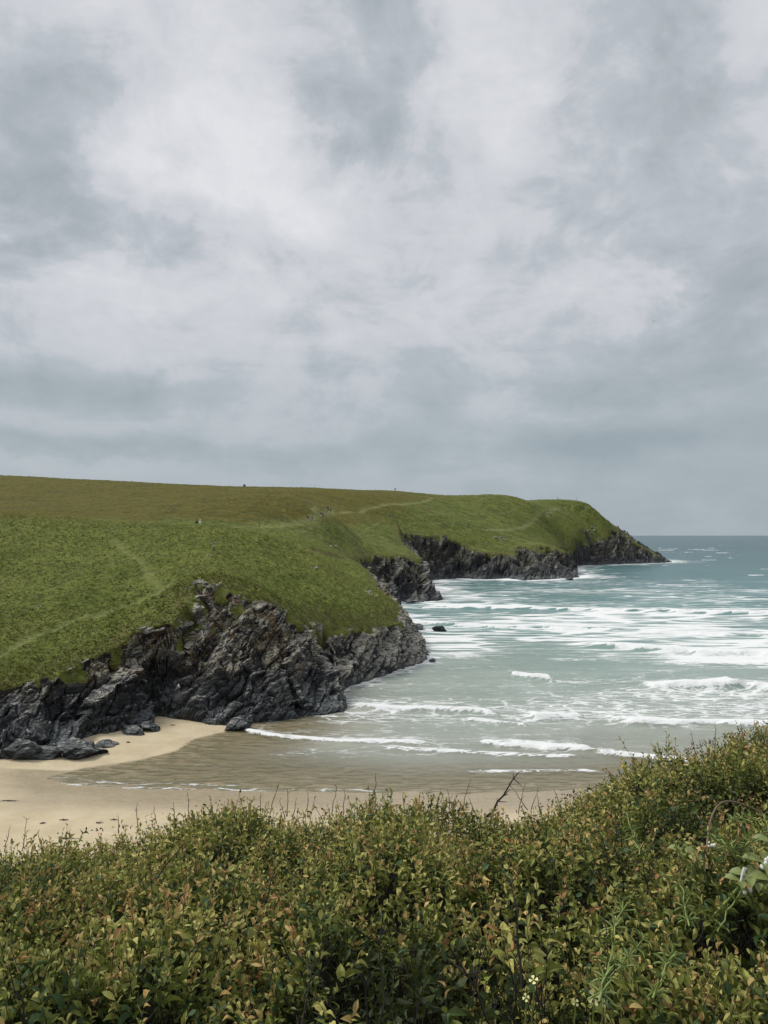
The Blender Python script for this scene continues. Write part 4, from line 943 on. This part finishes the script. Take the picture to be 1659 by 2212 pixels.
def make_shoots(n, lo, hi, deep, dark, seed, sides=False):
    r = np.random.default_rng(seed)
    Yv = 1.45 + (7.3 - 1.45) * r.random(n) ** 0.85; uu_ = -150 + 1960 * r.random(n)
    if sides: uu_ = np.where(r.random(n) < .45, -150 - 800 * r.random(n), 1810 + 950 * r.random(n))
    xv = (uu_ - CX) / F * Yv
    if not dark:                                                  # open gaps between the clumps
        kp = fbm(np.stack([xv, Yv, 0 * xv], 1) / .42, 2, 360) + .25 * r.random(n) > -.26; xv, Yv = xv[kp], Yv[kp]; n = len(xv)
    k = canopy_k(xv, Yv); L = 0.10 + 0.15 * r.random(n)
    dep = deep[0] + (deep[1] - deep[0]) * r.random(n)
    b = np.stack([xv, Yv, CAMH - k - L * .75 - dep], 1)
    ep = .04; gx_ = (canopy_k(xv + ep, Yv) - k) / ep; gy_ = (canopy_k(xv, Yv + ep) - k) / ep     # shoots lean out of the mounds
    d = unit(np.stack([r.normal(0, .34, n) + .45 * np.clip(gx_, -1.5, 1.5), r.normal(-.10, .34, n) + .45 * np.clip(gy_, -1.5, 1.0), np.ones(n)], 1))
    tall = r.random(n) < .05; L = np.where(tall & (not dark), L * 1.35, L)
    tone = 1.5 * fbm(b / .5, 3, 330 + seed) + r.normal(0, .3, n)
    m = r.integers(lo, hi, n); idx = np.repeat(np.arange(n), m)
    j = np.concatenate([np.arange(q_) for q_ in m]); fr = (j + .6) / m[idx]
    org = b[idx] + d[idx] * (L[idx] * fr)[:, None]
    ph = j * 2.4 + r.random(n)[idx] * 6.28 + r.normal(0, .3, len(j))
    a1 = unit(np.cross(d, np.array([.3, .9, .1]))); a2 = np.cross(d, a1)
    out = a1[idx] * np.cos(ph)[:, None] + a2[idx] * np.sin(ph)[:, None]
    sp = 1.15 - .75 * fr + r.normal(0, .22, len(j))
    ax = unit(out * np.sin(sp)[:, None] + d[idx] * np.cos(sp)[:, None] + np.array([0, 0, -.12]))
    nn = d[idx] + r.normal(0, .28, (len(j), 3)); nn = unit(nn - (nn * ax).sum(1, keepdims=True) * ax)
    ln = (.042 - .018 * fr) * (.60 + .72 * r.random(len(j)) ** 1.3) * (.82 + .34 * r.random(n)[idx]) * np.where(dark, 1.12, 1.0)
    wd = ln * (.85 + .5 * r.random(len(j)))
    tj = tone[idx] + .35 * r.normal(size=len(j))
    f = np.clip(.16 + .66 * fr + .42 * tj, 0, 1)[:, None]
    col = np.where(f < .5, PAL['mid'] + (PAL['light'] - PAL['mid']) * (f * 2), PAL['light'] + (PAL['yellow'] - PAL['light']) * (f * 2 - 1))
    tip = ((fr > .72) & (r.random(n)[idx] < .34))[:, None]
    tc = np.where((r.random(n)[idx] < .3)[:, None], PAL['rust'], PAL['tip'])
    col = np.where(tip, tc * (.8 + .4 * r.random((len(j), 1))), col)
    col = np.where((r.random(len(j)) < .10)[:, None], PAL['teal'], col)
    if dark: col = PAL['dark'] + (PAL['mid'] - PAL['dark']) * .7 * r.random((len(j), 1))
    col = col * (.78 + .44 * r.random((len(j), 1)))
    return dict(b=b, d=d, L=L, org=org, ax=ax, nn=nn, ln=ln, wd=wd, col=col, Y=org[:, 1], dep=dep[idx])
def leaf_verts(S, sel, T):
    TV, TF = T; org, ax, nn = S['org'][sel], S['ax'][sel], S['nn'][sel]; xx = np.cross(ax, nn)
    ln, wd = S['ln'][sel], S['wd'][sel]; n = len(org)
    curl = rng.normal(1.0, .9, n)
    V = org[:, None] + xx[:, None] * (TV[None, :, 0:1] * wd[:, None, None]) + ax[:, None] * (TV[None, :, 1:2] * ln[:, None, None]) + nn[:, None] * (TV[None, :, 2:3] * (ln * curl)[:, None, None])
    Fx = TF[None] + (np.arange(n) * len(TV))[:, None, None]
    col = np.repeat(np.concatenate([S['col'][sel], np.ones((n, 1))], 1)[:, None], len(TV), 1)
    return V.reshape(-1, 3), Fx.reshape(-1, 3), col.reshape(-1, 4)
S1 = make_shoots(16000, 9, 15, (0.0, .10), False, 1)
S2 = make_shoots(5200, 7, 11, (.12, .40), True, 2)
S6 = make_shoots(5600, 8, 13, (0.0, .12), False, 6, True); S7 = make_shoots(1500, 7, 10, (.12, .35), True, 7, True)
S3 = make_shoots(300, 1, 3, (0.02, .06), False, 3)          # broader round leaves of a climber among the thorn
S3['ln'] = S3['ln'] * 1.05; S3['wd'] = S3['ln'] * 1.6; S3['col'] = PAL['teal'] * (.7 + .8 * rng.random((len(S3['ln']), 1)))
thicket = obj('blackthorn_thicket', None, label='dense green and rust leaved blackthorn thicket filling the foreground', cat='shrub', loc=(0, 4, 19.2))
inv = Matrix.Translation((0, -4, -19.2))
def under(o): o.matrix_parent_inverse = inv; return o
# the 300 leaves that show largest become leaves of their own
uu_ = S1['org'][:, 0] / S1['Y'] * F + CX; vv_ = HOR + (CAMH - S1['org'][:, 2]) / S1['Y'] * F
score = S1['ln'] / S1['Y'] * np.clip(S1['nn'][:, 2] - .3 * S1['nn'][:, 1], .1, 1) * (S1['dep'] < .05) * (uu_ > 5) * (uu_ < 1654) * (vv_ < 2190)
# an even spread over the thicket: best of each patch
cell = np.floor(uu_ / 62).astype(int) * 1000 + np.floor(vv_ / 40).astype(int)
order = np.argsort(-score); seen = {}; best = []
for i in order:
    if seen.get(cell[i], 0) < 3: seen[cell[i]] = seen.get(cell[i], 0) + 1; best.append(i)
    if len(best) == 300: break
best = np.array(best); mask = np.zeros(len(S1['ln']), bool); mask[best] = True
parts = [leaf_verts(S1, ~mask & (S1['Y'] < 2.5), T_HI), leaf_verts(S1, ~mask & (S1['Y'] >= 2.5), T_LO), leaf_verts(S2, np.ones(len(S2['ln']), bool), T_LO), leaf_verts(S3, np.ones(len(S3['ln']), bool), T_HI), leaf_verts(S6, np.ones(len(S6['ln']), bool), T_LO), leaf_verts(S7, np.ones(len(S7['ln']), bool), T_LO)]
V, Fx, Cc, o_ = [], [], [], 0
for a, b, c in parts: V.append(a); Fx.append(b + o_); Cc.append(c); o_ += len(a)
under(obj('foliage', mesh_np('foliage', np.concatenate(V), np.concatenate(Fx), [M_LEAF], colors=np.concatenate(Cc), smooth=False), parent=thicket, kind='stuff'))
LM = []
for i, nme in enumerate(('mid', 'light', 'yellow', 'tip', 'rust', 'teal')):
    m_, t = mat('leaf_' + nme); pos = t.n('ShaderNodeTexCoord').outputs['Object']
    c0 = PAL[nme]; f_ = t.noise(pos, 3.0, 4)
    leaf_shader(t, t.mix(f_, tuple(c0 * .75), tuple(c0 * 1.3))); LM.append(m_)
names_ = ('mid', 'light', 'yellow', 'tip', 'rust', 'teal'); lmesh = {}
for i in best:
    ci = int(np.argmin([np.abs(PAL[q_] - S1['col'][i]).sum() for q_ in names_])); cv = int(i) % 3
    if (ci, cv) not in lmesh:
        TV = T_HI[0].copy(); TV[:, 2] *= (0.4, 1.0, 1.8)[cv]
        lmesh[(ci, cv)] = mesh_np('leaf', TV, T_HI[1], [LM[ci]], smooth=False)
    o = obj('leaf', lmesh[(ci, cv)], parent=thicket)
    ax, nn = S1['ax'][i], S1['nn'][i]; xx = np.cross(ax, nn); ln, wd = S1['ln'][i] * 1.06, S1['wd'][i]
    M = Matrix(((xx[0] * wd, ax[0] * ln, nn[0] * ln, S1['org'][i][0]), (xx[1] * wd, ax[1] * ln, nn[1] * ln, S1['org'][i][1]), (xx[2] * wd, ax[2] * ln, nn[2] * ln, S1['org'][i][2]), (0, 0, 0, 1)))
    o.matrix_local = inv @ M
# stems of the shoots
def stems(S, ext):
    n = len(S['b']); b = S['b'] - S['d'] * ext; tpt = S['b'] + S['d'] * S['L'][:, None]
    a1 = unit(np.cross(S['d'], np.array([.3, .9, .1]))); a2 = np.cross(S['d'], a1); V = []
    for q_, rr_ in ((b, .0021), (tpt, .0008)):
        for k in range(3): V.append(q_ + (a1 * math.cos(2.094 * k) + a2 * math.sin(2.094 * k)) * rr_)
    V = np.stack(V, 1); TF = np.array([(0, 1, 4), (0, 4, 3), (1, 2, 5), (1, 5, 4), (2, 0, 3), (2, 3, 5)])
    return V.reshape(-1, 3), (TF[None] + (np.arange(n) * 6)[:, None, None]).reshape(-1, 3)
v, f = join([stems(S1, .12), stems(S2, .2), stems(S6, .12)])
under(obj('stem_mass', mesh_np('stem_mass', v, f, [M_TWIG]), parent=thicket, kind='stuff'))
def twig(p0, p1, r0, seed, side=3):
    r = np.random.default_rng(seed); n = 7; p0, p1 = np.array(p0), np.array(p1); Lw = np.linalg.norm(p1 - p0)
    pts = [p0 + (p1 - p0) * i / (n - 1) + r.normal(0, Lw * .018, 3) * (i > 0) for i in range(n)]
    pr = [tube(pts, r0, r0 * .35, 5)]
    for k in range(side):
        i = r.integers(2, n); q0 = pts[i]; dr = (p1 - p0) / Lw + r.normal(0, .8, 3); dr /= np.linalg.norm(dr)
        q1 = q0 + dr * Lw * (.08 + .16 * r.random()); pr.append(tube([q0, (q0 + q1) / 2 + r.normal(0, .002, 3), q1], r0 * .5, r0 * .2, 4))
    return join(pr)
TW = [(405, 1712, 408, 1752), (295, 1737, 297, 1784), (602, 1690, 583, 1745), (621, 1704, 620, 1750), (665, 1714, 664, 1752), (728, 1702, 716, 1746), (812, 1670, 812, 1730), (680, 1735, 712, 1795), (58, 1770, 48, 1822), (22, 1785, 10, 1826), (82, 1800, 95, 1830),
      (255, 1762, 256, 1786), (375, 1738, 378, 1760), (562, 1712, 564, 1748), (575, 1735, 570, 1752), (605, 1730, 615, 1755), (640, 1726, 632, 1755), (745, 1708, 742, 1746), (332, 1745, 338, 1765),
      (1100, 1690, 1140, 1736), (1132, 1697, 1120, 1745), (1545, 1559, 1545, 1600), (1492, 1580, 1503, 1616), (1420, 1597, 1424, 1642), (1442, 1612, 1436, 1640), (1455, 1625, 1470, 1630), (1365, 1634, 1372, 1660), (1400, 1632, 1412, 1646), (1195, 1704, 1212, 1730),
      (1015, 1690, 995, 1745), (985, 1715, 978, 1750), (1012, 1722, 1030, 1752), (1160, 1712, 1168, 1746), (870, 1720, 874, 1745), (908, 1710, 905, 1730), (968, 1708, 972, 1742), (1600, 1560, 1606, 1580), (1630, 1552, 1634, 1572), (1520, 1594, 1530, 1610)]
for i, (u1, v1, u0, v0) in enumerate(TW):
    Y = float(ridge(u0)) - .05; v, f = twig(P(u0, v0 + 14, Y), P(u1, v1, Y + .02), .0032, 900 + i, 2 + i % 3)
    under(obj('twig', mesh_np('twig', v, f, [M_TWIG]), parent=thicket))
Y = 4.9; v, f = twig(P(1050, 1765, Y), P(1121, 1670, Y + .05), .0085, 990, 5)
under(obj('branch', mesh_np('branch', v, f, [M_TWIG]), parent=thicket, label='thick bare branch slanting up against the sand'))
r = np.random.default_rng(5)
for i in range(24):
    u, v_ = 20 + 1600 * r.random(), 1790 + 400 * r.random(); p = chit(u, v_)
    if v_ < np.interp(u, EDGE[:, 0], EDGE[:, 1]) + 30: continue
    L = .16 + .16 * r.random(); d = np.array([r.normal(0, .35), r.normal(0, .3), 1.0])
    v, f = twig(p - d * L * .75, p + d * L * .38, .0030 + .0012 * r.random(), 1100 + i, 4)
    under(obj('twig', mesh_np('twig', v, f, [M_TWIG]), parent=thicket))
# withered dark leaves along the crest
r = np.random.default_rng(9); n = 420
uc = np.concatenate([r.random(n // 2) * 1659, 1180 + r.random(n // 2) * 479]); Yc = ridge(uc) + r.normal(0, .08, n); vc = np.interp(uc, EDGE[:, 0], EDGE[:, 1]) + 3 - 10 * r.random(n) ** 2
S4 = dict(org=np.array([P(a, b, c) for a, b, c in zip(uc, vc, Yc)]), ax=unit(r.normal(size=(n, 3))), ln=.012 + .016 * r.random(n), wd=.012 + .016 * r.random(n))
q_ = r.normal(size=(n, 3)); S4['nn'] = unit(q_ - (q_ * S4['ax']).sum(1, keepdims=True) * S4['ax']); S4['col'] = np.array([.050, .030, .016]) * (.6 + .9 * r.random((n, 1)))
v, f, c = leaf_verts(S4, np.ones(n, bool), T_LO); under(obj('withered_leaves', mesh_np('withered_leaves', v, f, [M_LEAF], colors=c), parent=thicket, kind='stuff'))

# ------------------------------------------------------------------ climbers and flowers in the thicket
M_GREEN = flat_mat('cleavers_green', (.215, .280, .070), .6, 40, .25); M_BR = flat_mat('bramble_stem', (.16, .105, .065), .6, 30, .3)
M_BUD = flat_mat('white_petal', (.72, .72, .66), .6, 40, .1); M_YEL = flat_mat('pale_yellow_petal', (.72, .68, .30), .6, 40, .12); M_BLEAF = flat_mat('bramble_leaf', (.165, .205, .055), .55, 60, .35)
def leaf_at(p, ax, up, ln, wd):
    ax = np.array(ax) / np.linalg.norm(ax); nn = np.array(up) - np.dot(up, ax) * ax; nn /= np.linalg.norm(nn) + 1e-9; xx = np.cross(ax, nn); TV = T_HI[0]
    return np.array(p) + np.outer(TV[:, 0] * wd, xx) + np.outer(TV[:, 1] * ln, ax) + np.outer(TV[:, 2] * ln, nn), T_HI[1]
def cleavers(pix, lift, seed, label):
    r = np.random.default_rng(seed); pts = [chit(u, v_) + np.array([0, -.03, .05 + lift * i / len(pix)]) for i, (u, v_) in enumerate(pix)]
    e = obj('cleavers', None, label=label, cat='plant', group='cleavers scrambling over the thicket', loc=tuple(pts[0])); b0 = np.array(pts[0])
    P_ = np.array(pts) - b0; dens = [P_[0]]
    for a, b in zip(P_[:-1], P_[1:]):
        for k in range(1, 5): dens.append(a + (b - a) * k / 4 + r.normal(0, .003, 3))
    v, f = tube(dens, .0026, .0016, 5); obj('stem', mesh_np('stem', v, f, [M_GREEN]), parent=e)
    for i in range(1, len(dens), 2):
        tg = dens[i] - dens[i - 1]; tg /= np.linalg.norm(tg); a1 = np.cross(tg, [.2, .9, .3]); a1 /= np.linalg.norm(a1); a2 = np.cross(tg, a1); pr = []
        for k in range(7):
            an = k * .898 + r.random() * .3; ax = a1 * math.cos(an) + a2 * math.sin(an) + tg * .35
            pr.append(leaf_at(dens[i], ax, tg, .028 + .012 * r.random(), .011))
        v, f = join(pr); obj('whorl', mesh_np('whorl', v, f, [M_GREEN]), parent=e)
cleavers([(1285, 2200), (1305, 2160), (1322, 2110), (1336, 2040)], .12, 1, 'tallest pale green cleavers stem beside the dark gap at bottom right')
cleavers([(1320, 2130), (1360, 2105), (1385, 2085)], .06, 2, 'short cleavers side stem leaning right near the dark gap')
cleavers([(1375, 1870), (1362, 1835), (1347, 1802)], .08, 3, 'pale green cleavers stem high on the right mound')
cleavers([(1528, 1825), (1550, 1860), (1580, 1890)], .06, 4, 'cleavers stem running down below the brown bramble arch')
cleavers([(1565, 1790), (1605, 1800), (1655, 1812)], .05, 5, 'cleavers stem reaching the right edge under the bramble arch')
cleavers([(1655, 1810), (1625, 1855), (1590, 1885)], .05, 6, 'pale cleavers stem slanting from the right picture edge')
cleavers([(1480, 2030), (1470, 1990), (1462, 1950)], .06, 7, 'cleavers tuft in the middle of the right mound')
cleavers([(1540, 2040), (1570, 2000), (1600, 1975)], .06, 8, 'cleavers stem just left of the white bud at right')
cleavers([(1400, 2190), (1425, 2150), (1450, 2125)], .05, 9, 'cleavers sprig at the bottom right of the dark gap')
def bramble():
    pts = [chit(1527, 1880), chit(1528, 1855) + [0, 0, .05], chit(1540, 1812) + [0, 0, .09], chit(1570, 1788) + [0, 0, .10], chit(1630, 1781) + [0, 0, .06], chit(1690, 1790)]
    e = obj('bramble', None, label='arching brown bramble stem with white buds at the right edge', cat='plant', loc=tuple(pts[0])); b0 = pts[0]
    P_ = np.array(pts) - b0; dd = []
    for i in range(len(P_) - 1):
        a, b, c_, d_ = P_[max(i - 1, 0)], P_[i], P_[i + 1], P_[min(i + 2, len(P_) - 1)]
        for k in range(5):
            s_ = k / 5; dd.append(.5 * (2 * b + (c_ - a) * s_ + (2 * a - 5 * b + 4 * c_ - d_) * s_ ** 2 + (3 * b - a - 3 * c_ + d_) * s_ ** 3))
    v, f = tube(dd, .005, .003, 6); obj('stem', mesh_np('stem', v, f, [M_BR]), parent=e)
    r = np.random.default_rng(4)
    for (u, v_, s_) in [(1601, 1925, .06), (1585, 1935, .05), (1465, 1865, .055), (1650, 1850, .055), (1635, 1895, .06), (1500, 1885, .045), (1618, 1938, .055)]:
        p = chit(u, v_) - b0 + [0, -.04, .06]
        for an in (-1.9, -.3, .9, 2.4):
            v, f = leaf_at(p, (math.cos(an), math.sin(an) - .2, .15), (0, -.5, 1), s_ * (.8 + .3 * r.random()), s_ * 1.1); obj('leaf', mesh_np('leaf', v, f, [M_BLEAF]), parent=e)
    for (u, v_, k) in [(1645, 1890, 4), (1640, 1905, 4), (1632, 1912, 2), (1593, 1962, 2), (1526, 1853, 3), (1531, 1860, 1)]:
        for j in range(k):
            p = chit(u + r.normal(0, 5), v_ + r.normal(0, 5)) - b0 + np.array([0, -.05, .07])
            obj('bud', blob('bud', tuple(p), (.0055, .0055, .0065), M_BUD), parent=e)
bramble()
def bindweed(u, v_):
    p = chit(u, v_) + np.array([0, -.04, .07]); e = obj('bindweed', None, label='single white closed trumpet bud among leaves at right', cat='flower', loc=tuple(p))
    v, f = tube([(0, 0, .03), (-.005, 0, .015), (-.012, 0, -.01), (-.016, 0, -.02)], .0055, .003, 8); obj('petals', mesh_np('petals', v, f, [M_BUD], smooth=True), parent=e)
    v, f = tube([(-.016, 0, -.02), (-.04, .01, -.06), (-.08, .03, -.12)], .004, .003, 5); obj('stem', mesh_np('stem', v, f, [M_GREEN]), parent=e)
bindweed(1596, 1938)
def radish(u, v_, s_, face, label):
    p = chit(u, v_) + np.array([0, -.05, .06]); e = obj('wild_radish', None, label=label, cat='flower', group='pale yellow four petalled flowers', loc=tuple(p))
    fd = np.array(face, float); fd /= np.linalg.norm(fd); a1 = np.cross(fd, [.1, .2, .9]); a1 /= np.linalg.norm(a1); a2 = np.cross(fd, a1)
    for k in range(4):
        an = .5 + k * 1.571; ax = a1 * math.cos(an) + a2 * math.sin(an) + fd * .15
        TV = np.array([(0, 0, 0), (-.14, .4, .03), (.14, .4, .03), (-.38, .72, .06), (.38, .72, .06), (-.26, .98, .02), (.26, .98, .02), (0, .6, -.02)]); TF = np.array([(0, 7, 1), (0, 2, 7), (1, 7, 3), (2, 4, 7), (3, 7, 5), (7, 4, 6), (5, 7, 6)])
        ax /= np.linalg.norm(ax); nn = fd - (fd @ ax) * ax; nn /= np.linalg.norm(nn); xx = np.cross(ax, nn)
        v = np.outer(TV[:, 0] * s_, xx) + np.outer(TV[:, 1] * s_, ax) + np.outer(TV[:, 2] * s_, nn); obj('petal', mesh_np('petal', v, TF, [M_YEL]), parent=e)
    obj('centre', blob('centre', (0, -.001, .001), (.0025,) * 3, M_GREEN), parent=e)
    v, f = tube([(0, 0, 0), (.003, .012, -.03), (.0, .04, -.14)], .0016, .002, 5); obj('stem', mesh_np('stem', v, f, [M_GREEN]), parent=e)
radish(1271, 2184, .0165, (0, -.9, .5), 'open pale yellow flower facing out at the bottom edge')
radish(1231, 2194, .009, (.3, -.6, .7), 'half closed pale yellow flower left of the open one')
radish(1289, 2196, .011, (.8, -.5, .3), 'side on pale yellow flower right of the open one')
radish(1144, 2147, .011, (-.3, -.4, .9), 'flat pale yellow flower higher and left of the others')
radish(1128, 2184, .009, (-.6, -.6, .5), 'leftmost pale yellow flower low at the bottom edge')

print('TRIS', sum(sum(len(p.vertices) - 2 for p in m.polygons) if len(m.polygons) < 5000 else len(m.polygons) * (m.polygons[0].loop_total - 2) for m in bpy.data.meshes))
